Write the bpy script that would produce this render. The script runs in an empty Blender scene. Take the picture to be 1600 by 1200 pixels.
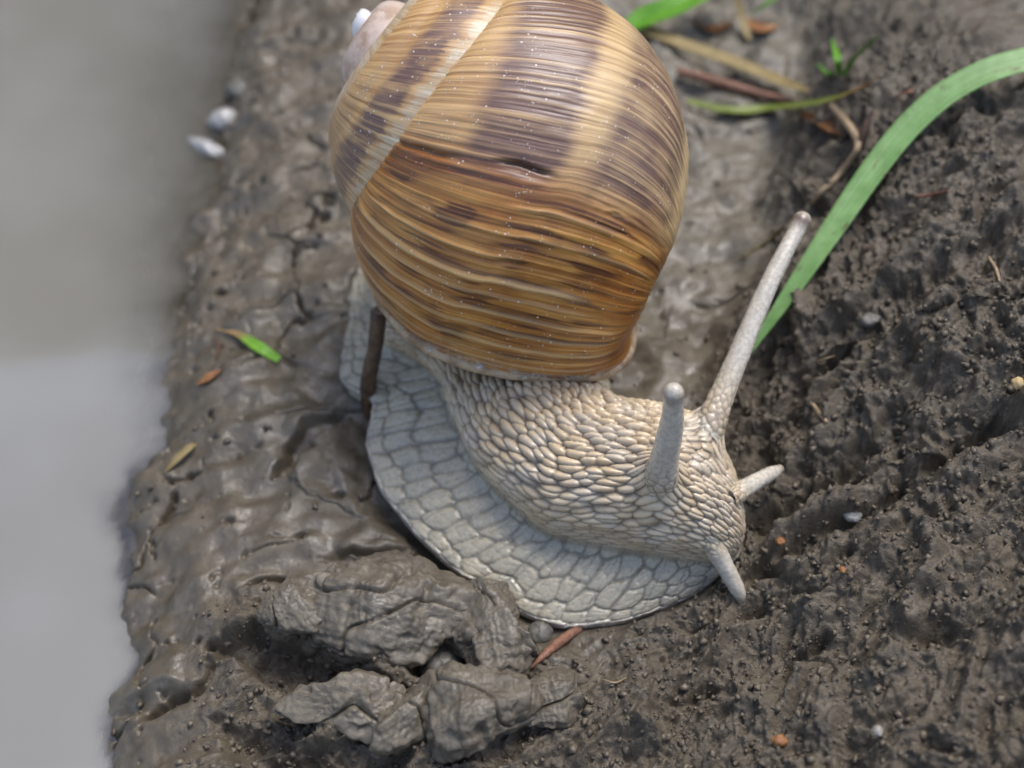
import bpy, math, random
import numpy as np
from mathutils import Vector

# ------------------------------------------------------------------ camera, sky, sun (1 unit = 1 cm)
sc = bpy.context.scene
sc.unit_settings.system = 'METRIC'
sc.unit_settings.scale_length = 0.01
PITCH = math.radians(52)
LENS = 42.0
FPX = 1600 * LENS / 36
FWD = np.array([0, math.cos(PITCH), -math.sin(PITCH)])
UPV = np.array([0, math.sin(PITCH), math.cos(PITCH)])
RGT = np.array([1.0, 0, 0])
CAM = np.array([0, 0, 1.0]) - 12.5 * FWD
cam_d = bpy.data.cameras.new('camera')
cam = bpy.data.objects.new('camera', cam_d)
sc.collection.objects.link(cam)
cam.location = CAM
cam.rotation_euler = (math.pi / 2 - PITCH, 0, 0)
cam_d.lens = LENS
cam_d.clip_start = 0.05
cam_d.clip_end = 5000
cam_d.dof.use_dof = True
cam_d.dof.focus_distance = 11.2
cam_d.dof.aperture_fstop = LENS * 1e-3 / (2 * 0.108)
sc.camera = cam

SUN_EL, SUN_AZ = math.radians(62), math.radians(38)      # azimuth measured from +Y towards +X
world = bpy.data.worlds.new('World')
sc.world = world
world.use_nodes = True
wn = world.node_tree
bg = wn.nodes['Background']
sky = wn.nodes.new('ShaderNodeTexSky')
sky.sky_type = 'NISHITA'
sky.sun_disc = False
sky.sun_elevation = SUN_EL
sky.sun_rotation = SUN_AZ
sky.air_density = 1.2
sky.dust_density = 4.0
hs = wn.nodes.new('ShaderNodeHueSaturation')
hs.inputs['Saturation'].default_value = 0.85              # an overcast sky is nearly grey
wn.links.new(sky.outputs[0], hs.inputs['Color'])
cool = wn.nodes.new('ShaderNodeMix'); cool.data_type = 'RGBA'; cool.blend_type = 'MULTIPLY'; cool.inputs[0].default_value = 1.0
cool.inputs[7].default_value = (0.95, 0.985, 1.09, 1)
wn.links.new(hs.outputs[0], cool.inputs[6])
wn.links.new(cool.outputs[2], bg.inputs['Color'])
bg.inputs['Strength'].default_value = 0.15
sun_d = bpy.data.lights.new('sun', 'SUN')
sun_d.energy = 1.6
sun_d.angle = math.radians(30)
sun_d.color = (1.0, 0.965, 0.90)
sun = bpy.data.objects.new('sun', sun_d)
sc.collection.objects.link(sun)
sd = Vector((math.sin(SUN_AZ) * math.cos(SUN_EL), math.cos(SUN_AZ) * math.cos(SUN_EL), math.sin(SUN_EL)))
sun.rotation_euler = sd.to_track_quat('Z', 'Y').to_euler()
sun.location = sd * 200
sc.view_settings.view_transform = 'Standard'
sc.view_settings.look = 'None'
sc.view_settings.gamma = 1.0
sc.view_settings.exposure = 0.56
sc.cycles.use_denoising = True
sc.cycles.max_bounces = 6
sc.cycles.transparent_max_bounces = 8

rng = np.random.default_rng(7)
random.seed(7)

# ------------------------------------------------------------------ small maths helpers
def at_z(px, py, z):
    """point of the place at height z that the photograph shows at (px, py)"""
    d = FWD + RGT * (px - 800) / FPX + UPV * (600 - py) / FPX
    return CAM + d * ((z - CAM[2]) / d[2])

def at_depth(px, py, dep):
    return CAM + dep * (FWD + RGT * (px - 800) / FPX + UPV * (600 - py) / FPX)

def sstep(a, b, x):
    t = np.clip((x - a) / (b - a), 0, 1)
    return t * t * (3 - 2 * t)

def _hash(ix, iy, seed):
    h = (ix.astype(np.int64) * 374761393 + iy.astype(np.int64) * 668265263 + seed * 2147483647 + 1013904223) & 0xFFFFFFFF
    h = ((h ^ (h >> 13)) * 1274126177) & 0xFFFFFFFF
    h = ((h ^ (h >> 16)) * 2246822519) & 0xFFFFFFFF
    return (h ^ (h >> 15)) & 0xFFFFFFFF

def noise2(x, y, seed=0):
    """gradient noise, about -0.7 .. 0.7"""
    x, y = np.broadcast_arrays(np.asarray(x, float), np.asarray(y, float))
    x0 = np.floor(x); y0 = np.floor(y)
    fx, fy = x - x0, y - y0
    ux = fx * fx * fx * (fx * (fx * 6 - 15) + 10)
    uy = fy * fy * fy * (fy * (fy * 6 - 15) + 10)
    def g(ox, oy):
        a = _hash(x0 + ox, y0 + oy, seed) * (2 * math.pi / 4294967296.0)
        return np.cos(a) * (fx - ox) + np.sin(a) * (fy - oy)
    a = g(0, 0) * (1 - ux) + g(1, 0) * ux
    b = g(0, 1) * (1 - ux) + g(1, 1) * ux
    return a * (1 - uy) + b * uy

def fbm(x, y, octv=4, gain=0.5, lac=2.03, seed=0):
    s, a, f = 0, 1.0, 1.0
    for i in range(octv):
        s = s + a * noise2(x * f + 17.3 * i, y * f - 9.1 * i, seed + i)
        a *= gain; f *= lac
    return s

def ridged(x, y, octv=3, gain=0.5, seed=0):
    s, a, f = 0, 1.0, 1.0
    for i in range(octv):
        s = s + a * (1 - 2.2 * np.abs(noise2(x * f + 5.7 * i, y * f + 3.3 * i, seed + i)))
        a *= gain; f *= 2.1
    return s

def worley(x, y, jit=0.8, seed=0, br=0.9):
    """nearest and second nearest distance, and a random number of the cell"""
    x, y = np.broadcast_arrays(np.asarray(x, float), np.asarray(y, float))
    x0 = np.floor(x); y0 = np.floor(y)
    f1 = np.full(x.shape, 9.0); f2 = np.full(x.shape, 9.0); cid = np.zeros(x.shape)
    for i in (-1, 0, 1):
        for j in (-1, 0, 1):
            cx, cy = x0 + i, y0 + j
            h1 = _hash(cx, cy, seed) / 4294967296.0
            h2 = _hash(cx, cy, seed + 57) / 4294967296.0
            brick = 0.5 * np.mod(cy, 2)
            d = np.hypot(cx + 0.5 + (h1 - 0.5) * jit - x + (brick - 0.25) * br, cy + 0.5 + (h2 - 0.5) * jit - y)
            near = d < f1
            f2 = np.where(near, f1, np.minimum(f2, d))
            cid = np.where(near, h1, cid)
            f1 = np.where(near, d, f1)
    return f1, f2, cid

def sd_poly(x, y, poly):
    """signed distance to a polygon, negative inside"""
    d = np.full(x.shape, 1e9); s = np.ones(x.shape)
    n = len(poly)
    for i in range(n):
        ax, ay = poly[i]; bx, by = poly[i - 1]
        ex, ey = bx - ax, by - ay
        wx, wy = x - ax, y - ay
        t = np.clip((wx * ex + wy * ey) / (ex * ex + ey * ey), 0, 1)
        d = np.minimum(d, (wx - ex * t) ** 2 + (wy - ey * t) ** 2)
        c = ((y >= ay) & (y < by) & (ex * wy > ey * wx)) | ((y < ay) & (y >= by) & (ex * wy < ey * wx))
        s = np.where(c, -s, s)
    return s * np.sqrt(d)

def d_line(x, y, pts):
    d = np.full(x.shape, 1e9); along = np.zeros(x.shape)
    for i in range(len(pts) - 1):
        ax, ay = pts[i]; bx, by = pts[i + 1]
        ex, ey = bx - ax, by - ay
        wx, wy = x - ax, y - ay
        t = np.clip((wx * ex + wy * ey) / (ex * ex + ey * ey), 0, 1)
        q = (wx - ex * t) ** 2 + (wy - ey * t) ** 2
        along = np.where(q < d, (i + t) / (len(pts) - 1), along)
        d = np.minimum(d, q)
    return np.sqrt(d), along

def crom(pts, n):
    """Catmull-Rom through pts (k, ...) -> n samples"""
    pts = np.asarray(pts, float); k = len(pts)
    t = np.linspace(0, k - 1, n); i = np.minimum(t.astype(int), k - 2); f = t - i
    f = f.reshape((-1,) + (1,) * (pts.ndim - 1))
    p1, p2 = pts[i], pts[i + 1]
    p0 = np.where((i > 0).reshape(f.shape), pts[np.maximum(i - 1, 0)], 2 * p1 - p2)
    p3 = np.where((i < k - 2).reshape(f.shape), pts[np.minimum(i + 2, k - 1)], 2 * p2 - p1)
    return 0.5 * (2 * p1 + (p2 - p0) * f + (2 * p0 - 5 * p1 + 4 * p2 - p3) * f ** 2 + (3 * p1 - p0 - 3 * p2 + p3) * f ** 3)

# ------------------------------------------------------------------ mesh helpers
def grid_faces(n, m, wrap=False, base=0):
    i = np.arange(n * m).reshape(n, m) + base
    if wrap:
        i = np.concatenate([i, i[:, :1]], 1)
    return np.stack([i[:-1, :-1], i[1:, :-1], i[1:, 1:], i[:-1, 1:]], -1).reshape(-1, 4)

def make_mesh(name, V, quads, tris=None, smooth=True, attrs=None):
    me = bpy.data.meshes.new(name)
    V = np.asarray(V, np.float32).reshape(-1, 3)
    me.vertices.add(len(V)); me.vertices.foreach_set('co', V.ravel())
    quads = np.asarray(quads, np.int32).reshape(-1, 4)
    tris = np.zeros((0, 3), np.int32) if tris is None else np.asarray(tris, np.int32).reshape(-1, 3)
    li = np.concatenate([quads.ravel(), tris.ravel()]).astype(np.int32)
    me.loops.add(len(li)); me.loops.foreach_set('vertex_index', li)
    st = np.concatenate([np.arange(len(quads)) * 4, len(quads) * 4 + np.arange(len(tris)) * 3]).astype(np.int32)
    me.polygons.add(len(st)); me.polygons.foreach_set('loop_start', st)
    if smooth:
        me.polygons.foreach_set('use_smooth', np.ones(len(st), bool))
    me.update(calc_edges=True)
    for k, v in (attrs or {}).items():
        a = me.attributes.new(k, 'FLOAT', 'POINT')
        a.data.foreach_set('value', np.asarray(v, np.float32).ravel())
    me.validate()
    return me

def link(name, me, mat, parent=None, label=None, cat=None, group=None, kind=None):
    o = bpy.data.objects.new(name, me)
    sc.collection.objects.link(o)
    if mat is not None and me is not None and not me.materials:
        me.materials.append(mat)
    if parent is not None:
        o.parent = parent
        o.matrix_parent_inverse = parent.matrix_basis.inverted()
    for k, v in (('label', label), ('category', cat), ('group', group), ('kind', kind)):
        if v:
            o[k] = v
    return o

def normals(P, wrap=False):
    if wrap:
        dv = np.roll(P, -1, 1) - np.roll(P, 1, 1)
    else:
        dv = np.gradient(P, axis=1)
    du = np.gradient(P, axis=0)
    n = np.cross(du, dv)
    return n / np.maximum(np.linalg.norm(n, axis=-1, keepdims=True), 1e-12)

# ------------------------------------------------------------------ material helpers
class Mat:
    def __init__(self, name):
        self.m = bpy.data.materials.new(name); self.m.use_nodes = True
        self.t = self.m.node_tree; self.b = self.t.nodes['Principled BSDF']
    def n(self, typ, **kw):
        nd = self.t.nodes.new('ShaderNode' + typ)
        for k, v in kw.items():
            setattr(nd, k, v)
        return nd
    def put(self, sock, v):
        if isinstance(v, (int, float)):
            sock.default_value = v
        elif isinstance(v, (tuple, list)):
            sock.default_value = tuple(v) + ((1.0,) if sock.type == 'RGBA' and len(v) == 3 else ())
        else:
            self.t.links.new(v, sock)
    def attr(self, name):
        return self.n('Attribute', attribute_name=name).outputs['Fac']
    def math(self, op, a, b=0.0, clamp=False):
        nd = self.n('Math', operation=op, use_clamp=clamp)
        self.put(nd.inputs[0], a); self.put(nd.inputs[1], b)
        return nd.outputs[0]
    def mix(self, fac, a, b, blend='MIX'):
        nd = self.n('Mix', data_type='RGBA', blend_type=blend)
        self.put(nd.inputs[0], fac); self.put(nd.inputs[6], a); self.put(nd.inputs[7], b)
        return nd.outputs[2]
    def noise(self, vec, scale, detail=3.0, rough=0.55, dist=0.0):
        nd = self.n('TexNoise'); self.put(nd.inputs['Vector'], vec)
        nd.inputs['Scale'].default_value = scale; nd.inputs['Detail'].default_value = detail
        nd.inputs['Roughness'].default_value = rough; nd.inputs['Distortion'].default_value = dist
        return nd.outputs['Fac']
    def voro(self, vec, scale, feature='F1', out='Distance'):
        nd = self.n('TexVoronoi', feature=feature); self.put(nd.inputs['Vector'], vec)
        nd.inputs['Scale'].default_value = scale
        return nd.outputs[out]
    def ramp(self, v, a, b, lo=0.0, hi=1.0):
        nd = self.n('MapRange', interpolation_type='SMOOTHSTEP'); self.put(nd.inputs[0], v)
        nd.inputs[1].default_value = a; nd.inputs[2].default_value = b
        nd.inputs[3].default_value = lo; nd.inputs[4].default_value = hi
        return nd.outputs[0]
    def comb(self, x, y, z):
        nd = self.n('CombineXYZ')
        for i, v in enumerate((x, y, z)):
            self.put(nd.inputs[i], v)
        return nd.outputs[0]
    def obj(self):
        return self.n('TexCoord').outputs['Object']
    def bump(self, h, strength=0.3, dist=0.02, normal=None):
        nd = self.n('Bump'); self.put(nd.inputs['Height'], h)
        nd.inputs['Strength'].default_value = strength; nd.inputs['Distance'].default_value = dist
        if normal is not None:
            self.put(nd.inputs['Normal'], normal)
        return nd.outputs[0]
    def set(self, **kw):
        for k, v in kw.items():
            self.put(self.b.inputs[k.replace('_', ' ')], v)
        return self.m

# ------------------------------------------------------------------ the mud bank
ZW = -0.52                                                    # water level
shore = np.array([at_z(a, b, ZW)[:2] for a, b in ((150, 1270), (176, 1160), (197, 1000), (200, 900), (192, 800), (228, 715), (252, 610),
                                                 (285, 480), (325, 360), (350, 240), (385, 110), (400, 0), (420, -120))])
toe = np.array([(-8, 0.6), (-4, 1.7), (-2.4, 2.2), (-1, 2.62), (0.2, 2.75), (1.2, 2.85), (2.2, 3.15), (3.4, 3.45), (6, 4.2), (12, 6)])
slo = np.array([(-8, .62), (-4, .66), (-1, .8), (0.6, 1.1), (1.6, 1.7), (3.4, 2.0), (6, 1.6), (12, 1.0)])
capz = np.array([(-8, 3.0), (-4, 2.4), (0, 2.3), (2, 2.1), (3.6, 2.2), (5, 1.6), (7, .8), (12, .5)])
foot_px = [(600, 400), (556, 440), (540, 540), (531, 594), (573, 640), (572, 690), (585, 740), (615, 790), (660, 840), (695, 880), (760, 920),
           (830, 970), (900, 976), (980, 968), (1050, 945), (1110, 912), (1150, 850), (1120, 780), (1000, 720), (900, 640), (800, 500), (700, 420)]
foot_poly = [tuple(at_z(a, b, 0.03)[:2]) for a, b in foot_px]

def softplus(v, k=0.25):
    return k * np.logaddexp(0, v / k)

def base_height(x, y):
    xs = np.interp(y, shore[:, 0] * 0 + shore[:, 1], shore[:, 0])
    d = x - xs + 0.34 * noise2(x * .9, y * .9, 3) + 0.14 * noise2(x * 2.6, y * 2.6, 4) + .05 * noise2(x * 7, y * 7, 5)
    z = np.where(d > 0, ZW + 0.50 * (1 - np.exp(-np.maximum(d, 0) / 0.55)), ZW + np.interp(y, [-3, 0, 3, 7], [.75, .6, .42, .35]) * d)
    z = np.maximum(z, -4.0)
    sl = np.interp(y, slo[:, 0], slo[:, 1]); cp = np.interp(y, capz[:, 0], capz[:, 1])
    tx = np.interp(y, toe[:, 0], toe[:, 1]) + 0.18 * noise2(y * 0.9, x * 0.2, 8)
    b = softplus(x - tx, 0.18)
    z = z + cp * (1 - np.exp(-sl * b / cp))
    return z, d, b

def px_poly(pts, z=0.1):
    return [tuple(at_z(a, b, z)[:2]) for a, b in pts]

def build_terrain():
    dx = 0.0158
    xc = np.arange(-5.4, 5.6, dx)
    g = 0.02 * 1.16 ** np.arange(1, 62); far = np.cumsum(g)
    X = np.concatenate([xc[0] - far[::-1], xc, xc[-1] + far])
    ys = [-4.3]
    while ys[-1] < 9.6:
        ys.append(ys[-1] + 0.0135 + 0.0013 * max(0, ys[-1] + 3.0))
    ys = np.array(ys)
    Y = np.concatenate([ys[0] - far[::-1], ys, ys[-1] + far])
    x, y = np.meshgrid(X, Y, indexing='ij')
    z, d, b = base_height(x, y)
    near = sstep(14, 9, np.hypot(x, y - 2))
    gx_ = np.gradient(z, X, axis=0); gy_ = np.gradient(z, Y, axis=1); gn_ = np.sqrt(1 + gx_ ** 2 + gy_ ** 2)
    xa = x + .85 * np.maximum(z, 0)
    # where the crumbly bank begins, and where the smooth wet slope is
    crumb = np.clip(sstep(-0.2, 0.9, x - np.interp(y, [-4, -2, 0, 1.2, 2.4, 4, 7], [.2, .9, 1.7, 2.2, 2.9, 3.3, 4.2]) + 0.5 * noise2(x * .8, y * .8, 12)), 0, 1)
    crumb = np.maximum(crumb, sstep(-2.2, -3.0, y + 0.25 * x + 0.2 * noise2(x, y, 14)) * sstep(-3.4, -2.2, x))
    under = sstep(0.0, -0.35, d)
    # broad undulation
    z = z + near * (1 - under) * (0.16 * fbm(x * .55, y * .55, 3, seed=20) + 0.05 * fbm(x * 2.1, y * 2.1, 2, seed=25))
    # plastic smears and soft lumps of the wet side
    smear = fbm(x * 1.1 + .6 * y, y * 3.1 - x * .9, 3, seed=31)
    lump = fbm(x * 3.3, y * 3.3, 4, .5, seed=35)
    wetside = (1 - crumb) * (1 - under)
    rz_ = ridged(x * 1.5 + .4 * lump, y * 1.5, 3, .55, seed=37)
    z = z + near * wetside * (0.06 * fbm(x * 1.1 + .6 * y, y * 2.4 - x * .9, 2, seed=31) + 0.010 * lump + 0.020 * np.clip(rz_, -.6, .8) + 0.13 * np.clip(fbm(x * 1.5, y * 1.5, 2, seed=33), -.2, .5))
    far_rough = sstep(2.2, 4.5, y) * (1 - under)
    z = z + near * far_rough * 0.10 * fbm(x * 1.5, y * 1.5, 3, seed=38)
    # crumbly bank: beds running up to the right, broken by hollows and crumbs
    ca, sa = math.cos(math.radians(33)), math.sin(math.radians(33))
    ua, va = xa * ca + y * sa, -xa * sa + y * ca
    wx = ua + 0.55 * noise2(ua * 1.1, va * 1.1, 51); wv = va + 0.22 * noise2(ua * 1.4, va * 1.4, 52)
    beds = ridged(wx * 0.45, wv * 1.25, 3, .55, seed=41)
    beds = np.clip(beds, -1.2, 1.6)
    hol = fbm(wx * 1.9, wv * 2.8, 4, .6, seed=45)
    f1, f2, cid = worley(wx * 3.0 + .3 * lump, wv * 4.6, 0.9, seed=48)
    crb = (0.5 - f1) * (0.5 + cid)
    g1, g2, gid = worley(xa * 9.0 + lump, y * 9.0 + smear, 0.95, seed=49)
    grain = fbm(xa * 16, y * 16, 3, .6, seed=60)
    bil = np.abs(fbm(xa * 4.2, y * 4.2, 4, .6, seed=62))
    Hc = near * crumb * (0.24 * beds + 0.14 * np.minimum(hol, .35) + 0.11 * crb + 0.08 * (0.5 - g1) * gid + 0.016 * grain - 0.07 * bil)
    z = z + Hc / gn_
    hx_, hy_ = -Hc * gx_ / gn_, -Hc * gy_ / gn_
    # fine tooth everywhere
    z = z + near * (1 - under) * ((.002 + .006 * crumb) * fbm(x * 22, y * 22, 2, .6, seed=70) + 0.010 * np.maximum(0, noise2(x * 7.5, y * 7.5, 71) - .3) * 3)
    # pock holes in the wet slope
    pk = noise2(x * 5.2 + 3, y * 5.2, 75)
    z = z - near * wetside * 0.45 * np.maximum(0, pk - 0.42)
    # the ground under and beside the snail's foot
    sdf = sd_poly(x, y, foot_poly)
    z = np.where(sdf < 1.0, z + (np.minimum(z, -0.02) - z) * sstep(0.16, 0.0, sdf), z)
    hol_l = sd_poly(x, y, px_poly([(545, 640), (560, 700), (590, 790), (650, 850), (690, 895), (740, 880), (660, 780), (600, 640)], 0))
    z = z - 0.20 * sstep(0.25, -0.15, hol_l)
    sx = np.zeros_like(x); sy = np.zeros_like(x)
    wn1 = 0.07 * fbm(x * 2.6, y * 2.6, 4, .6, seed=80); wn2 = 0.05 * noise2(x * 7, y * 7, 85)
    rough_top = 0.10 * fbm(x * 3.2, y * 3.2, 4, .58, seed=88)
    def clod(pts, h, w=0.10, lean=(-0.03, -0.12), zz=0.2, seed=0, dome=0.0, rough=1.0):
        nonlocal z, sx, sy
        s = sd_poly(x, y, px_poly(pts, zz)) + wn1 + wn2
        m = sstep(w, -w, s)
        ins = np.clip(-s / 0.5, 0, 1)
        z = z + m * (h + dome * ins + rough * rough_top * (0.4 + .6 * ins))
        sx = sx + m * lean[0]; sy = sy + m * lean[1]
    def pit(pts, h, w=0.08, zz=0.0):
        nonlocal z
        s = sd_poly(x, y, px_poly(pts, zz)) + wn1 * .7 + wn2 * .6
        z = z - h * sstep(w, -w, s)
    def crack(pts, h, w, zz=0.0):
        nonlocal z
        q, al = d_line(x + wn1 * .8, y + wn2 * 1.2, px_poly(pts, zz))
        taper = np.clip(np.minimum(al, 1 - al) * 5, 0.15, 1)
        z = z - h * taper * np.exp(-(q / (w * (0.6 + .8 * taper))) ** 2)
    # torn clods and crevices in front of the snail
    pit([(330, 1010), (400, 985), (470, 1000), (560, 1060), (640, 1090), (600, 1125), (500, 1105), (410, 1060)], 0.36, .08)
    clod([(425, 960), (440, 925), (520, 893), (640, 888), (700, 905), (770, 925), (812, 975), (806, 1040), (760, 1075), (690, 1060), (640, 1085), (560, 1050), (500, 1010), (440, 1000)],
         0.10, .12, (-.03, -.06), .1, dome=.04)
    clod([(640, 885), (700, 890), (760, 905), (800, 945), (790, 985), (730, 985), (680, 950)], 0.06, .08, (0, -.02), .2, rough=.6)
    pit([(690, 975), (712, 940), (735, 985), (760, 1030), (730, 1060), (660, 1055), (640, 1020)], 0.34, .07, .25)
    clod([(420, 1125), (470, 1105), (560, 1115), (620, 1112), (625, 1150), (560, 1180), (470, 1170)], 0.10, .10, (-.02, -.05), .1, dome=.03)
    pit([(340, 1130), (440, 1170), (560, 1190), (640, 1185), (640, 1230), (400, 1230)], 0.22, .10)
    clod([(640, 1130), (740, 1105), (800, 1120), (830, 1180), (760, 1240), (620, 1240)], 0.08, .10, (0, -.05), .1, dome=.03)
    clod([(100, 1310), (180, 1210), (330, 1180), (420, 1220), (400, 1320)], 0.18, .12, (0, -.05), 0)
    pit([(180, 1110), (260, 1080), (330, 1095), (250, 1130)], 0.14, .09, -.3)
    # the ragged tear across the wet slope, left of the foot
    pit([(425, 745), (450, 690), (480, 655), (540, 640), (520, 665), (480, 690), (460, 735)], 0.17, .05)
    clod([(455, 735), (480, 690), (520, 668), (560, 655), (600, 700), (640, 800), (560, 800), (480, 770)], 0.05, .05, (-.03, -.02), 0, rough=.2)
    for c in ([(500, 872), (545, 862), (590, 866), (640, 850)], [(380, 915), (430, 905), (450, 900)], [(300, 1090), (320, 1060), (345, 1020)],
              [(240, 800), (260, 770), (270, 745)], [(205, 1120), (260, 1085), (300, 1075)]):
        crack(c, 0.16, .03)
    # random shrinkage cracks in the smooth clay
    cw1, cw2, _c = worley(x * .75 + .35 * noise2(x * 1.6, y * 1.6, 95) + .1 * lump, y * .95 + .35 * noise2(x * 1.6 + 9, y * 1.6, 96), .9, seed=97)
    ck = np.exp(-((cw2 - cw1) / .022) ** 2) * sstep(.0, .35, noise2(x * .9, y * .9, 98)) * wetside * near
    z = z - .16 * ck
    pits2 = np.maximum(0, fbm(x * 3.6 + 1.5, y * 3.6, 3, .6, seed=99) - .42) * sstep(1.6, .5, d) * sstep(0.05, .3, d)
    z = z - near * .45 * pits2
    # creases of the bank on the right
    for c, h, w in (([(1130, 895), (1200, 885), (1290, 838), (1380, 815), (1440, 785), (1530, 745), (1620, 720)], .30, .085),
                    ([(1170, 800), (1235, 795), (1280, 768), (1330, 750), (1385, 690)], .26, .07),
                    ([(1160, 660), (1220, 640), (1300, 600), (1350, 560)], .16, .05),
                    ([(1380, 560), (1440, 520), (1520, 480), (1600, 470)], .18, .07),
                    ([(1150, 945), (1240, 930), (1350, 880), (1420, 850)], .12, .05),
                    ([(1040, 1070), (1100, 1055), (1160, 1050)], .16, .05), ([(1230, 1040), (1290, 1015), (1320, 1000)], .18, .05),
                    ([(1380, 1020), (1430, 1040), (1500, 1030)], .22, .07), ([(1010, 1100), (1060, 1090), (1110, 1070)], .12, .05)):
        crack(c, h * 1.25, w, .6)
    clod([(1440, 470), (1480, 420), (1600, 430), (1680, 480), (1680, 640), (1560, 600), (1500, 540)], 0.16, .16, (-.05, -.05), 1.8)
    sz_ = near * crumb
    sx = sx + hx_; sy = sy + hy_ - .04 * sz_ * np.clip(hol, -.4, .5)
    P = np.stack([x + sx, y + sy, z], -1)
    wet = np.clip((1 - crumb) * (0.55 + 1.1 * fbm(x * 1.6, y * 2.0, 3, seed=90)) + sstep(.35, -.05, d) * .8, 0, 1) * (1 - .75 * sstep(1.5, 5, y) * (d > .4))
    pale_mud = sstep(1.2, 3.0, y + .9 * fbm(x * .9, y * .9, 3, seed=93)) * (1 - crumb) * sstep(-1.5, .2, x)  # paler mud tone in the stretch behind the shell
    return X, Y, P, dict(wet=wet, crumb=crumb, under=under, pale_mud=pale_mud)

TX, TY, TP, TA = build_terrain()
TZ = TP[..., 2]

HX0, HY0, HC = -7.0, -5.0, .04
HM = np.full((360, 400), -9.0)
_i = ((TP[..., 0] - HX0) / HC).astype(int).ravel(); _j = ((TP[..., 1] - HY0) / HC).astype(int).ravel()
_ok = (_i >= 0) & (_i < 360) & (_j >= 0) & (_j < 400)
np.maximum.at(HM, (_i[_ok], _j[_ok]), TZ.ravel()[_ok])

def ground_z(x, y):
    """height of the finished mud surface, overhangs included"""
    x = np.asarray(x, float); y = np.asarray(y, float)
    i = np.clip(np.searchsorted(TX, x) - 1, 0, len(TX) - 2); j = np.clip(np.searchsorted(TY, y) - 1, 0, len(TY) - 2)
    a = (x - TX[i]) / (TX[i + 1] - TX[i]); b = (y - TY[j]) / (TY[j + 1] - TY[j])
    zz = (TZ[i, j] * (1 - a) * (1 - b) + TZ[i + 1, j] * a * (1 - b) + TZ[i, j + 1] * (1 - a) * b + TZ[i + 1, j + 1] * a * b)
    u = ((x - HX0) / HC).astype(int); v = ((y - HY0) / HC).astype(int)
    inside = (u >= 0) & (u < 360) & (v >= 0) & (v < 400)
    h = HM[np.clip(u, 0, 359), np.clip(v, 0, 399)]
    return np.where(inside & (h > -8), h, zz)

def on_ground(px, py, lift=0.0):
    """where the sight line through (px, py) meets the mud, raised by lift"""
    d = FWD + RGT * (px - 800) / FPX + UPV * (600 - py) / FPX
    t = np.linspace(6, 34, 1400)
    Q = CAM + t[:, None] * d
    below = Q[:, 2] < ground_z(Q[:, 0], Q[:, 1]) + lift
    k = int(np.argmax(below)) if below.any() else len(t) - 1
    return Q[k].copy()

m = Mat('mud')
co = m.obj()
big = m.noise(co, 0.9, 3); mid = m.noise(co, 4.5, 4, .6); fine = m.noise(co, 26, 4, .65); tiny = m.noise(co, 75, 2, .7)
wet, crumb_a = m.attr('wet'), m.attr('crumb')
col = m.mix(m.ramp(mid, .3, .72), (0.066, 0.052, 0.034), (0.132, 0.108, 0.074))
col = m.mix(m.math('MULTIPLY', m.ramp(big, .38, .66), .55), col, (0.085, 0.070, 0.047))
col = m.mix(m.math('MULTIPLY', m.attr('pale_mud'), .65), col, m.mix(m.ramp(mid, .3, .7), (0.100, 0.088, 0.064), (0.185, 0.166, 0.126)))
col = m.mix(m.math('MULTIPLY', crumb_a, .42), col, m.mix(m.ramp(fine, .3, .7), (0.060, 0.047, 0.031), (0.168, 0.136, 0.094)))
speck = m.ramp(tiny, .62, .75)
col = m.mix(m.math('MULTIPLY', speck, m.math('ADD', m.math('MULTIPLY', crumb_a, .3), .12)), col, (0.30, 0.27, 0.22))
dark = m.ramp(m.noise(co, 38, 2, .6), .62, .74)
col = m.mix(m.math('MULTIPLY', dark, .38), col, (0.030, 0.024, 0.018))
h = m.math('MULTIPLY', m.math('ADD', m.math('MULTIPLY', fine, .8), m.math('MULTIPLY', tiny, .5)), m.math('ADD', m.math('MULTIPLY', crumb_a, .75), .25))
patch = m.ramp(m.noise(co, 1.9, 4, .62), .40, .60)
rough = m.math('SUBTRACT', m.ramp(mid, .3, .7, .52, .74), m.math('MULTIPLY', m.math('MULTIPLY', wet, patch), .26), clamp=True)
MUD = m.set(Base_Color=col, Roughness=rough, Normal=m.bump(h, .85, .04), Specular_IOR_Level=.55,
            Coat_Weight=m.math('ADD', m.math('MULTIPLY', wet, m.ramp(m.noise(co, 2.6, 4, .6), .42, .58, .10, .9)), .25, clamp=True), Coat_Roughness=.20, Coat_IOR=1.4,
            Coat_Normal=m.bump(m.math('ADD', m.noise(co, 5, 3, .55), m.math('MULTIPLY', m.noise(co, 34, 3, .6), .30)), .40, .06))
link('mud_bank', make_mesh('mud_bank', TP, grid_faces(len(TX), len(TY)), attrs=TA), MUD, kind='structure')

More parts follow.
